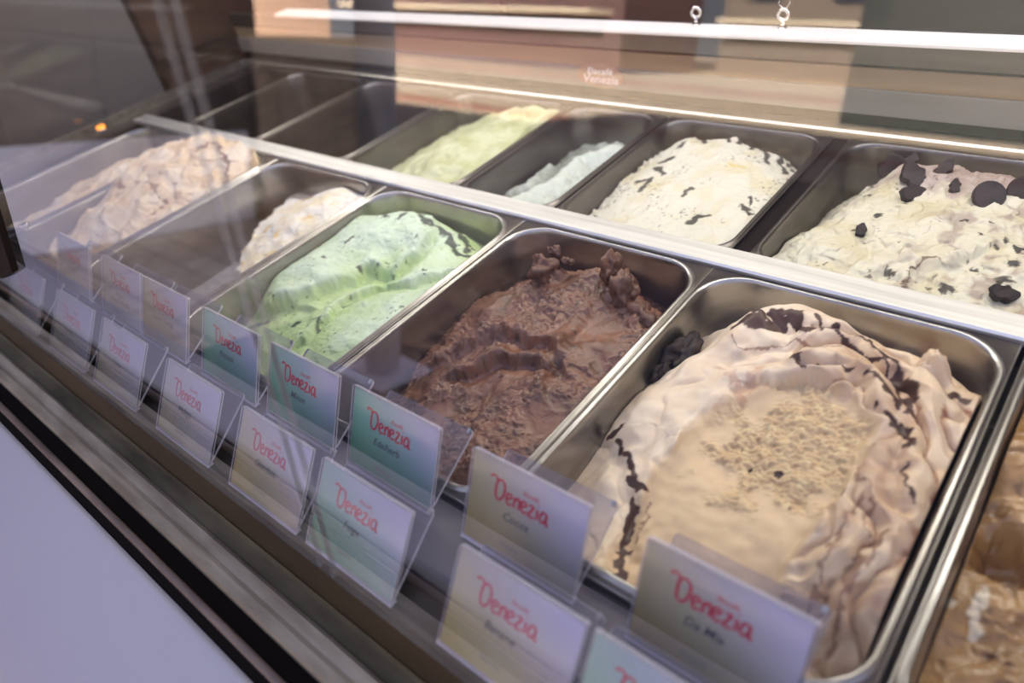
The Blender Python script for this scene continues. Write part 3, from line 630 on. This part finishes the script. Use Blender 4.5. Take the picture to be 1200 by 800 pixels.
# --- caramel ripple pans at the left
def mk_caramel(seed, x0, x1, cps, name, label):
    def h(X, Y, b):
        wx = fbm(X, Y, 60, 3, seed) * 22; return b + fbm(X, Y, 60, 2, seed + 1) * 7 + (1 - np.abs(np.sin((X + Y * .6 + wx) / 18))) * 7 + ridged(X, Y, 44, 2, seed + 3) * 2
    def c(X, Y, Z):
        wx = fbm(X, Y, 60, 3, seed) * 22; t = np.clip(.5 + fbm(X, Y, 60, 3, seed + 5), 0, 1); c = mixc(L3(228, 210, 186), L3(220, 190, 150), t)
        s = 1 - sstep(.0, .14, np.abs(np.sin((X + Y * .6 + wx) / 18 + .3))); c = mixc(c, L3(130, 84, 50), s * sstep(-.1, .4, fbm(X, Y, 50, 3, seed + 7)) * .75)
        M = streak(X, Y, [(238, 190), (255, 178), (268, 190), (262, 208), (248, 222)], 10, 4, seed + 8, 4); M = np.maximum(M, streak(X, Y, [(135, 222), (175, 222), (195, 232), (170, 245)], 5, 2.5, seed + 9, 6))
        return mixc(c, L3(110, 60, 34), M * .9)
    body(name, (x0, x1, 0, 361), cps, h, c, 1.9, label, ICS, CR, jit=lambda X, Y: (fbm(X, Y, 20, 3, seed + 11) * 5, fbm(X, Y, 20, 3, seed + 13) * 5))
mk_caramel(301, -1046, -808, [(-1038, 20, -50), (-1038, 100, -30), (-1038, 200, 8), (-1000, 300, 28), (-930, 340, 24), (-830, 345, 10), (-816, 300, 0), (-816, 200, -14), (-816, 100, -26), (-830, 15, -50), (-930, 15, -40), (-930, 100, 0), (-930, 200, 14), (-900, 280, 22), (-1038, 345, 10)],
           'caramel_ripple_ice_cream', 'cream and caramel ripple ice cream heaped above the rim, second pan from the left end')
mk_caramel(331, -1290, -1056, [(-1282, 20, -80), (-1282, 100, -75), (-1282, 200, -70), (-1282, 340, -60), (-1220, 40, -50), (-1180, 150, -24), (-1150, 250, -10), (-1064, 60, -20), (-1064, 200, 0), (-1064, 340, 4), (-1130, 345, -12), (-1200, 340, -40)],
           'caramel_ripple_ice_cream', 'flatter beige caramel ripple ice cream in the leftmost pan')

# --- coffee ice cream at the right edge
def hK(X, Y, b):
    wx = fbm(X, Y, 30, 3, 401) * 8; h = b + fbm(X, Y, 60, 3, 403) * 5 + ridged(X + wx, Y, 40, 4, 405) * 3.5
    k = sstep(.0, .5, fbm(X, Y, 45, 2, 407)); h = h + k * fbm(X, Y, 6, 3, 409) * 1.6
    for a, c, z, r, am in ((1180, 655, -30, 26, -26), (1192, 540, -8, 30, 10), (1165, 600, -14, 16, -6)):
        p = px(a, c, z); h = h + am * (1 - sstep(r * .4, r, np.hypot(X - p[0], Y - p[1])))
    d, s = polydist(X, Y, P2([(1150, 635), (1170, 622), (1200, 625)], -14)); h = h + 5 * np.tanh(s / 3) * np.exp(-(d / 14) ** 2)
    return h
def cK(X, Y, Z):
    t = np.clip(.5 + fbm(X, Y, 50, 3, 411), 0, 1); c = mixc(L3(142, 104, 56), L3(170, 130, 78), t); c = mixc(c, L3(96, 64, 34), np.clip(fbm(X, Y, 12, 3, 413) * 1.6 - .5, 0, .7))
    c = mixc(c, L3(212, 196, 166), np.maximum(streak(X, Y, [(1140, 740), (1145, 715), (1150, 700)], -30, 4, 415, 4), blobs(X, Y, [(1117, 702, 4)], -24, 4, 417)) * .9)
    return mixc(c, L3(80, 48, 26), streak(X, Y, [(1160, 765), (1175, 775), (1185, 780)], -30, 2, 419, 2))
body('coffee_ice_cream', (281, 545, 0, 361), [(289, 20, -40), (289, 100, -34), (289, 200, -24), (289, 280, -14), (289, 345, -40), (350, 330, -10), (400, 345, -20), (330, 250, -8), (330, 150, -26), (330, 60, -36), (420, 200, -20), (500, 200, -20), (500, 20, -30), (500, 345, -30)],
     hK, cK, 1.3, 'glossy brown coffee ice cream cut off by the right edge of the picture', ICS, vcol_mat('coffee ice cream', .3, .6, (900, .2, .0006)), jit=lambda X, Y: (fbm(X, Y, 12, 3, 421) * 2.5, fbm(X, Y, 12, 3, 423) * 2.5))

# --- rear row
def hV(X, Y, b):
    h = b + fbm(X, Y, 60, 3, 501) * 3 + ridged(X, Y, 26, 4, 503) * 1.6; e = sstep(-205, -225, X) + sstep(640, 665, Y); return h + np.clip(e, 0, 1) * fbm(X, Y, 9, 3, 505) * 4 + np.sin(X / 5 + fbm(X, Y, 30, 2, 507) * 2) * .5
def cV(X, Y, Z):
    c = mixc(L3(218, 212, 190), L3(212, 203, 168), np.clip(fbm(X, Y, 50, 3, 511) * 1.3, 0, 1)); M = np.zeros(X.shape)
    for pts, w, z in [(q0, q1 * 1.7, q2) for q0, q1, q2 in (([(798, 172), (800, 168)], 3, -18), ([(822, 163), (826, 172)], 3, -18), ([(850, 163), (853, 170)], 3, -18), ([(868, 164), (866, 172)], 2.5, -18), ([(882, 167), (882, 176)], 2.5, -18), ([(897, 172), (898, 196)], 2.5, -20), ([(912, 178), (920, 205)], 2.5, -24), ([(924, 182), (930, 200)], 2.2, -26), ([(935, 190), (940, 196)], 2, -28),
                      ([(775, 190), (785, 184)], 4, -20), ([(770, 196), (776, 204)], 3, -20), ([(748, 212), (762, 210), (752, 222)], 3, -22), ([(812, 265), (818, 260), (824, 262)], 4.5, -24), ([(870, 250), (878, 258)], 3.5, -24), ([(880, 238), (879, 246)], 2, -24), ([(800, 235), (812, 228)], 2, -22), ([(704, 212), (716, 208)], 3.5, -26), ([(696, 234), (702, 228)], 2.5, -28))]:
        pts = [(a_, b_ + (9 if b_ < 186 else 3)) for a_, b_ in pts]; M = np.maximum(M, streak(X, Y, pts, z, w, int(pts[0][0] + pts[0][1]), 3))
    k = np.clip((fbm(X, Y, 5, 3, 515) + .6 * fbm(X, Y, 45, 2, 517) - .8) * 6, 0, 1); M = np.maximum(M, k * .8)
    c = mixc(c, L3(44, 38, 36), M * .9); return mixc(c, L3(214, 180, 90), streak(X, Y, [(855, 204), (870, 208)], -20, 2.5, 519, 2) * .6)
body('vanilla_chip_ice_cream', (-238, -5, 390, 688), [(-230, 420, -40), (-230, 500, -34), (-228, 580, -28), (-225, 640, -34), (-222, 680, -60), (-190, 655, -14), (-180, 680, -44), (-120, 660, -8), (-110, 680, -40), (-60, 650, -16), (-50, 680, -50), (-15, 650, -40), (-14, 600, -20), (-14, 500, -14), (-14, 420, -16), (-120, 420, -18), (-120, 520, -10), (-130, 600, -8), (-60, 560, -10), (-190, 560, -18)],
     hV, cV, 1.3, 'white vanilla ice cream flecked with dark chocolate along its back edge', ICR, CR, wallR=24, jit=lambda X, Y: (fbm(X, Y, 12, 3, 521) * 2.5, fbm(X, Y, 12, 3, 523) * 2.5))

def hO(X, Y, b):
    wx = fbm(X, Y, 40, 3, 531) * 12; h = b + fbm(X, Y, 70, 3, 533) * 6 + ridged(X + wx, Y + wx, 46, 4, 535, .5) * 5 + fbm(X, Y, 9, 3, 537) * 1.3
    for pts, z, amp, w, W in (([(985, 320), (1020, 300), (1060, 290), (1095, 300)], -12, -6, 4, 16), ([(1020, 330), (1050, 305), (1090, 330)], -12, 5, 5, 16), ([(1060, 350), (1070, 315), (1110, 320), (1150, 300)], -10, 5, 4, 12)):
        d, s = polydist(X, Y, P2(pts, z)); h = h + amp * np.tanh(s / w) * np.exp(-(d / W) ** 2)
    return h
def cO(X, Y, Z):
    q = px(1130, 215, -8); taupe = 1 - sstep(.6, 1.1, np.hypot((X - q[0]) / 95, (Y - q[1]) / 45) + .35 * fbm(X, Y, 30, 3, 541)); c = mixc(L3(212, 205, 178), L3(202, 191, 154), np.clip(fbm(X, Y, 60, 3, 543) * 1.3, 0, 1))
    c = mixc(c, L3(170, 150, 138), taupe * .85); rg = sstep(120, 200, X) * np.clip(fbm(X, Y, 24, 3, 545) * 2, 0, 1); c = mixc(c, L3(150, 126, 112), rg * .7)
    M = blobs(X, Y, [(1010, 265, 4), (1004, 270, 4), (1058, 243, 3), (1063, 232, 2), (965, 305, 3), (1042, 318, 5), (1045, 322, 4), (1110, 340, 8), (1106, 343, 5), (1140, 320, 4), (1175, 330, 9), (1168, 345, 8), (1185, 315, 7), (1190, 300, 5), (1178, 290, 6), (1165, 296, 4), (1128, 268, 3), (1090, 232, 2.5), (1048, 225, 2.5), (1025, 200, 3), (1020, 222, 2.5), (1030, 255, 4), (1150, 285, 4), (1160, 270, 3)], -10, 4, 547, .9)
    k = np.clip((fbm(X, Y, 8, 3, 549) + .5 * fbm(X, Y, 45, 2, 551) - .85) * 5, 0, 1); M = np.maximum(M, k * .8)
    c = mixc(c, L3(90, 62, 52), streak(X, Y, [(1055, 345), (1065, 322), (1085, 312), (1100, 318)], -10, 2, 553, 3) * .8)
    return mixc(c, L3(38, 30, 30), M * .92)
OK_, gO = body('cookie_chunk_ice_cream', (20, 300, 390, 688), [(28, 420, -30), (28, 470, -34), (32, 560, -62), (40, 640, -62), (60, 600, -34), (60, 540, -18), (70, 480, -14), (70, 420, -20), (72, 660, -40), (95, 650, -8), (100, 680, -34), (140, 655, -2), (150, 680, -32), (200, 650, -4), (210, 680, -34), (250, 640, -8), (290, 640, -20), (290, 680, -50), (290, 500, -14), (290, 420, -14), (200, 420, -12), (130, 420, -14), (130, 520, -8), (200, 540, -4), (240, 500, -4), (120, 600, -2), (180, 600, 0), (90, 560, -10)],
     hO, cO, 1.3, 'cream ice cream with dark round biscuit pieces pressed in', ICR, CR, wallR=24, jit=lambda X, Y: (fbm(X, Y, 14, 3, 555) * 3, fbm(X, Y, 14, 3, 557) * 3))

def hP(X, Y, b): return b + fbm(X, Y, 50, 3, 561) * 5 + ridged(X, Y, 50, 3, 563) * 4
body('pistachio_ice_cream', (-662, -418, 390, 688), [(-654, 420, -60), (-654, 520, -50), (-654, 600, -50), (-640, 680, -50), (-560, 420, -30), (-520, 500, -4), (-480, 600, 6), (-430, 660, 0), (-426, 500, -14), (-430, 420, -20), (-500, 680, -10)],
     hP, lambda X, Y, Z: mixc(L3(186, 188, 138), L3(206, 208, 166), np.clip(.5 + fbm(X, Y, 40, 3, 565), 0, 1)), 2.2, 'yellow-green pistachio ice cream under the strongest reflection', ICR, CR, wallR=24)
def hW(X, Y, b):
    d, s = polydist(X, Y, P2([(585, 212), (615, 205), (640, 182)], -30)); h = b + 16 * np.exp(-(d / 13) ** 2); d, s = polydist(X, Y, P2([(600, 228), (650, 205), (680, 178), (720, 172)], -30)); return h + 18 * np.exp(-(d / 20) ** 2) + fbm(X, Y, 18, 3, 571) * 4 + ridged(X, Y, 30, 3, 573) * 3
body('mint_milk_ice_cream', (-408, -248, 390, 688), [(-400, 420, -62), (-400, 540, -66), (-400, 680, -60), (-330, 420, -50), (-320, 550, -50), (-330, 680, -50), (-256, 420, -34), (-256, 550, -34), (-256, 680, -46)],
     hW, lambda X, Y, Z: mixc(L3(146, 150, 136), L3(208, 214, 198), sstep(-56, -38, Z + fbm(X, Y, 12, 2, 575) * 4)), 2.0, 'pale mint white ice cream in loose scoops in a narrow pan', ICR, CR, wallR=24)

# biscuit pieces pressed into the cookie ice cream
COOK = mat('dark biscuit', srgb(48, 32, 27), .6, bump=((300, 300, 300), .5, .001), noise=((90, 90, 90), srgb(22, 16, 16), .1))
gX, gY, gZ = gO
def surf(x, y):
    k = np.argmin((gX - x) ** 2 + (gY - y) ** 2); return float(gZ.ravel()[k])
random.seed(4)
def biscuit(a, b, z, r, t, tilt, az, whole):
    p = px(a, b, z); zz = surf(p[0], p[1]); bm = bmesh.new(); n = 22; rings = []
    for hh, k in ((-t / 2, .94), (-t * .3, 1), (t * .3, 1), (t / 2, .93)):
        ring = []
        for i in range(n):
            an = 2 * math.pi * i / n; rr = r * k * (1 + (0 if whole else .28 * math.sin(an * 2 + a) + .14 * math.sin(an * 5 + b)))
            ring.append(bm.verts.new(Vector((rr * math.cos(an), rr * math.sin(an), hh + (0 if whole else random.uniform(-.8, .8)))) * .001))
        rings.append(ring)
    for i in range(3):
        for j in range(n): bm.faces.new((rings[i][j], rings[i][(j + 1) % n], rings[i + 1][(j + 1) % n], rings[i + 1][j]))
    bm.faces.new(rings[0][::-1]); bm.faces.new(rings[-1]); bmesh.ops.recalc_face_normals(bm, faces=bm.faces)
    me = bpy.data.meshes.new('biscuit_piece'); bm.to_mesh(me); bm.free()
    o = link('biscuit_piece', me, COOK, OK_, False)
    o.location = Vector((p[0] * .001, p[1] * .001, max(zz + 3, z - 6) * .001)) - OK_.location
    o.rotation_euler = (math.radians(tilt), 0, math.radians(az))
biscuit(1159, 229, 8, 15.5, 8, 48, 25, True); biscuit(1197, 232, 2, 15, 8, 60, 10, True)
biscuit(1072, 206, 6, 15, 12, 40, 30, False); biscuit(1070, 222, 4, 11, 9, 50, 60, False); biscuit(1105, 203, 4, 10, 8, 30, 0, False)
biscuit(1043, 188, -2, 12, 6, 70, 20, False); biscuit(1118, 222, 4, 6.5, 6, 40, 50, False); biscuit(1010, 264, 0, 6.5, 5, 20, 10, False); biscuit(1178, 338, 0, 10, 8, 30, 70, False)
biscuit(1068, 183, 0, 8, 6, 50, 0, False)

# --- chunk of dark chocolate against the left wall of the swirl pan
def chunk(loc, r, sc, seed, parent, m, name='chocolate_chunk'):
    bm = bmesh.new(); bmesh.ops.create_icosphere(bm, subdivisions=4, radius=1); off = Vector((seed * 3.1, seed * 1.7, seed * .9))
    for v in bm.verts:
        d = v.co.normalized(); k = 1 + .75 * mnoise.noise(d * 1.3 + off) + .35 * mnoise.noise(d * 3.1 + off) + .2 * abs(mnoise.noise(d * 7 + off))
        v.co = Vector((d.x * sc[0], d.y * sc[1], d.z * sc[2])) * k * r * .001
    me = bpy.data.meshes.new(name); bm.to_mesh(me); bm.free(); o = link(name, me, m, parent, True); o.location = Vector([c * .001 for c in loc]) - parent.location
    return o
SWB = bpy.data.objects['cream_swirl_ice_cream']
chunk((19, 262, -30), 15, (.8, 1.5, .8), 3, SWB, COOK)
chunk((16, 228, -32), 9, (.8, 1.4, .8), 8, SWB, COOK)

CHM = mat('chocolate curl', srgb(112, 78, 60), .38, bump=((500, 500, 500), .6, .001), noise=((60, 60, 60), srgb(86, 56, 44), .1))
for a, b, z, r_, sc_, sd in ((638, 318, -6, 14, (1.2, 1, 1.2), 11), (650, 297, 8, 8, (1.0, .6, 1.2), 12), (664, 306, 2, 6, (1.3, .8, .8), 14),
                             (718, 322, 2, 12, (.7, 1.1, 1.9), 15), (733, 342, -4, 13, (.9, 1.2, 1.5), 16), (750, 368, -14, 12, (1.4, 1.2, .9), 18)):
    p = px(a, b, z); chunk(tuple(p), r_, sc_, sd, CHB, CHM, 'chocolate_curl')
# ------------------------------------------------------------------ flavour signs
def stroke_ribbon(strokes, w, zoff=0.0):
    vs, fs = [], []
    for st in strokes:
        # Catmull-Rom smoothing
        P = [Vector((a, b, 0)) for a, b in st]; Q = []
        for i in range(len(P) - 1):
            p0, p1, p2, p3 = P[max(i - 1, 0)], P[i], P[i + 1], P[min(i + 2, len(P) - 1)]
            for k in range(5):
                t = k / 5; Q.append(.5 * ((2 * p1) + (p2 - p0) * t + (2 * p0 - 5 * p1 + 4 * p2 - p3) * t * t + (3 * p1 - p0 - 3 * p2 + p3) * t ** 3))
        Q.append(P[-1]); b0 = len(vs)
        for i, q in enumerate(Q):
            d = (Q[min(i + 1, len(Q) - 1)] - Q[max(i - 1, 0)]).normalized(); n = Vector((-d.y, d.x, 0)) * w * (.75 + .35 * abs(d.y))
            vs += [tuple(q + n + Vector((0, 0, zoff))), tuple(q - n + Vector((0, 0, zoff)))]
        for i in range(len(Q) - 1): fs.append((b0 + 2 * i, b0 + 2 * i + 1, b0 + 2 * i + 3, b0 + 2 * i + 2))
    return vs, fs
# the red script word on every card, drawn by hand strokes (units: card widths, baseline 0)
SCR = [[(-.02, .19), (.02, .215), (.065, .19), (.06, .12), (.065, .03), (.10, -.005), (.145, .03), (.165, .11), (.15, .175), (.11, .20), (.075, .18)],            # V
       [(.20, .05), (.245, .07), (.24, .105), (.205, .10), (.195, .045), (.22, .0), (.265, .015)],                                                             # e
       [(.285, .10), (.29, .0)], [(.29, .06), (.325, .105), (.345, .08), (.345, .0)],                                                                          # n
       [(.375, .05), (.42, .07), (.415, .105), (.38, .10), (.37, .045), (.395, .0), (.44, .015)],                                                              # e
       [(.455, .10), (.51, .102), (.46, .0), (.53, .003)],                                                                                                     # z
       [(.555, .10), (.555, .0)], [(.557, .14), (.562, .147)],                                                                                                 # i
       [(.655, .09), (.62, .105), (.59, .05), (.61, .0), (.65, .03), (.66, .10), (.662, .0), (.69, .005)]]                                                     # a
CW, CHT = 103.0, 72.0
def flat_text(name, s, size, x, y, z, m, parent, width=None):
    cu = bpy.data.curves.new(name, 'FONT'); cu.body = s; cu.size = size; cu.align_x = 'CENTER'; cu.extrude = 0; cu.resolution_u = 2; cu.shear = .25; cu.offset = size * .012
    t = bpy.data.objects.new(name, cu); COL.objects.link(t); bpy.context.view_layer.update()
    me = bpy.data.meshes.new_from_object(t.evaluated_get(bpy.context.evaluated_depsgraph_get())); bpy.data.objects.remove(t); bpy.data.curves.remove(cu)
    o = link(name, me, m, parent); o.location = (x, y, z); return o
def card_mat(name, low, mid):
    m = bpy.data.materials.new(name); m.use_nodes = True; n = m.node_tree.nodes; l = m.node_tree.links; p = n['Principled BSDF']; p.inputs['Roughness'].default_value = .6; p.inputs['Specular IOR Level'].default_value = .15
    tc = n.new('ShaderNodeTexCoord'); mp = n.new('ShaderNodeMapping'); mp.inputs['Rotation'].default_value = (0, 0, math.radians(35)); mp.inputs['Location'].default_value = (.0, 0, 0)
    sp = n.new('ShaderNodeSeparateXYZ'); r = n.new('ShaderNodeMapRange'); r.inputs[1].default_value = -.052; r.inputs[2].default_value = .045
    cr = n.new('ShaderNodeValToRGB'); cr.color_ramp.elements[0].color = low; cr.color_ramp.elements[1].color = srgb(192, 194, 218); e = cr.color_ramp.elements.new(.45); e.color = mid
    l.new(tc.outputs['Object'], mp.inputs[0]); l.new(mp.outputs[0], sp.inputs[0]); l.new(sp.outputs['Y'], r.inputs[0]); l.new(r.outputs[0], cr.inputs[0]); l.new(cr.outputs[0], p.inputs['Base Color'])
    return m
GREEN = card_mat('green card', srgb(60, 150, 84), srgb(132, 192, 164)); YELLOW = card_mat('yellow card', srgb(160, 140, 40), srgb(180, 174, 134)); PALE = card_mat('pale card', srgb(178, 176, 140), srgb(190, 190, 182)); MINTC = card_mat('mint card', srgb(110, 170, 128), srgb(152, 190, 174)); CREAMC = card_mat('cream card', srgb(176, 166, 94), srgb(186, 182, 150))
def plate(name, w, h, t, r, parent, mats, loc=(0, 0, 0), rx=0.0):
    pts = rrect(-w / 2, w / 2, 0, h, r, 4); k = len(pts); vs = [(a, b, 0) for a, b in pts] + [(a, b, t) for a, b in pts]
    fs = [tuple(range(k))[::-1], tuple(range(k, 2 * k))] + [(i, (i + 1) % k, k + (i + 1) % k, k + i) for i in range(k)]
    me = bpy.data.meshes.new(name); me.from_pydata([tuple(c * .001 for c in v) for v in vs], [], fs); me.update()
    o = link(name, me, mats, parent)
    for i, p in enumerate(me.polygons): p.material_index = 0 if i < 2 or len(mats) == 1 else 1
    o.location = [c * .001 for c in loc]; o.rotation_euler = (rx, 0, 0); return o
def sign(x0, yb, zb, tilt, cm, words, label, group, back=True, w=CW, h=CHT):
    r = empty('sign_holder', ((x0 + w / 2) * .001, yb * .001, zb * .001)); tag(r, label, 'sign', group)
    # local frame of the leaning front: x right, y up the card, z towards the customer
    ax = math.radians(90) - tilt
    f = plate('front_plate', w + 3, h + 3, 1.2, 2.0, r, [ACRYL, ACEDGE], (0, 0, 0), ax)
    plate('rear_cover', w + 3, h + 2, 1.2, 2.0, r, [ACRYL, ACEDGE], (0, 2.6, -.6), ax)
    ca = bpy.data.objects.new('card', None)
    me = bpy.data.meshes.new('card'); hw, t = w / 2 * .001, .0006
    bm = bmesh.new(); bmesh.ops.create_cube(bm, size=1)
    for v in bm.verts: v.co = Vector((v.co.x * w * .001, v.co.y * h * .001, v.co.z * t))
    bm.to_mesh(me); bm.free(); bpy.data.objects.remove(ca)
    card = link('card', me, cm, r); R = Matrix.Rotation(ax, 3, 'X'); card.rotation_euler = (ax, 0, 0)
    card.location = R @ Vector((0, (h / 2 + 1) * .001, -.0008)) + Vector((0, 0, 0))
    vs, fs = stroke_ribbon(SCR, .0135); sc = w * .76
    m2 = bpy.data.meshes.new('script_lettering'); m2.from_pydata([((a * sc - w * .31) * .001, (b * sc + h * .10) * .001, .00045) for a, b, c in vs], [], fs); m2.update()
    lt = link('script_lettering', m2, RED, card)
    for p in m2.polygons:
        pass
    bm = bmesh.new(); bm.from_mesh(m2)
    for fc in bm.faces:
        if fc.normal.z < 0: fc.normal_flip()
    bm.to_mesh(m2); bm.free()
    flat_text('small_heading', 'Eiscafé', .0052, .004, h * .00028, .00045, RED, card)
    y = -.002
    for i, wd in enumerate(words): flat_text('flavour_name', wd, .0092, -.006 + .002 * i, y - .009 * i - .004, .00045, INK, card)
    flat_text('small_print', 'Eissorte', .0055, -.008, -h * .00038, .00045, GREYINK, card)
    # foot strip and the second plate that leans far back over the pan rim
    box('foot_strip', (-w / 2 - 1.5, -1.5, -1.2), (w / 2 + 1.5, 5, .2), ACEDGE, r)
    if back:
        rb = plate('back_plate', w, 70, 2.2, 3, r, [ACRYLB, ACEDGE], (0, 5, 0.4), math.radians(28 if zb > -15 else 34))
        box('corner_clip', (w / 2 - 6, 66, -1), (w / 2 - 2.5, 70.5, 2.4), STEEL, rb, .5)
    return r
T1, T2 = math.radians(28.5), math.radians(37)
up = 'flavour signs of the upper row'; lo = 'flavour signs of the lower row'
US = [(-801, PALE, ['Karamell'], 'haziest pale sign, at the left end of the upper row'),
      (-655, PALE, ['Vegan', 'Kirsch-Vanille'], 'greyish white sign with two lines of writing, upper row, left of the yogurt sign'),
      (-544, YELLOW, ['Joghurt honig'], 'white sign with long handwritten flavour name, upper row, in front of the nearly empty pan'),
      (-404, GREEN, ['Pistazie'], 'green to lavender sign at the left front corner of the mint chip pan'),
      (-278, GREEN, ['Minze'], 'green to lavender sign at the right front corner of the mint chip pan'),
      (-152, GREEN, ['Edelherb'], 'green sign directly in front of the chocolate ice cream'),
      (-11, YELLOW, ['Cocos'], 'yellow to lavender sign at the corner between chocolate and swirl pans'),
      (137, YELLOW, ['Da Mia'], 'nearest yellow sign, in front of the cream swirl pan')]
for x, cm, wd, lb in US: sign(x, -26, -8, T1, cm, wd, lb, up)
LS = [(-828, PALE, ['Nuss'], 'faintest hazy white sign at the left end of the lower row'),
      (-675, PALE, ['Vanille'], 'hazy white sign second from the left in the lower row, above the dark sill'),
      (-543, PALE, ['Latte'], 'pale white sign of the lower row under the yogurt sign'),
      (-390, PALE, ['Malaga'], 'pale cream sign of the lower row, left of the gap with a dark shadow'),
      (-248, CREAMC, ['Gianduia'], 'cream yellow sign of the lower row, left of the mint green sign'),
      (-128, MINTC, ['Feige'], 'mint green sign in the middle of the lower row'),
      (26, CREAMC, ['Banane'], 'big cream yellow sign of the lower row at the bottom edge'),
      (136, MINTC, ['Apfel'], 'green sign cut off by the bottom edge, right of the big cream sign')]
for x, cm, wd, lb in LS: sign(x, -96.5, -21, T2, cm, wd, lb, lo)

# oval added on the pale rear panel, standing in for a mirrored sign
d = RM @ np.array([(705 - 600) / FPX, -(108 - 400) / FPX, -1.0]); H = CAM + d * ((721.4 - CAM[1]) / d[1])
st = empty('mirrored_sign_oval', [H[0] * .001, .7212, .0385]); st.scale = (1.5, 1.2, 1); st.rotation_euler = (math.radians(90), 0, 0); tag(st, 'faint brown oval with white lettering on the rear panel, standing in for a mirrored sign', 'label')
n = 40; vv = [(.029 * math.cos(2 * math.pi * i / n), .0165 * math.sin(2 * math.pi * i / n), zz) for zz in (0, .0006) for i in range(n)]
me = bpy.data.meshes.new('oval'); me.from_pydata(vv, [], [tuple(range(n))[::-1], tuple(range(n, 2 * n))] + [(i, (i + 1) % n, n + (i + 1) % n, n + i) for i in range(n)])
link('oval', me, mat('mirrored sign brown', srgb(150, 122, 100), .5), st)
WINK = mat('mirrored sign white', srgb(236, 230, 226), .5)
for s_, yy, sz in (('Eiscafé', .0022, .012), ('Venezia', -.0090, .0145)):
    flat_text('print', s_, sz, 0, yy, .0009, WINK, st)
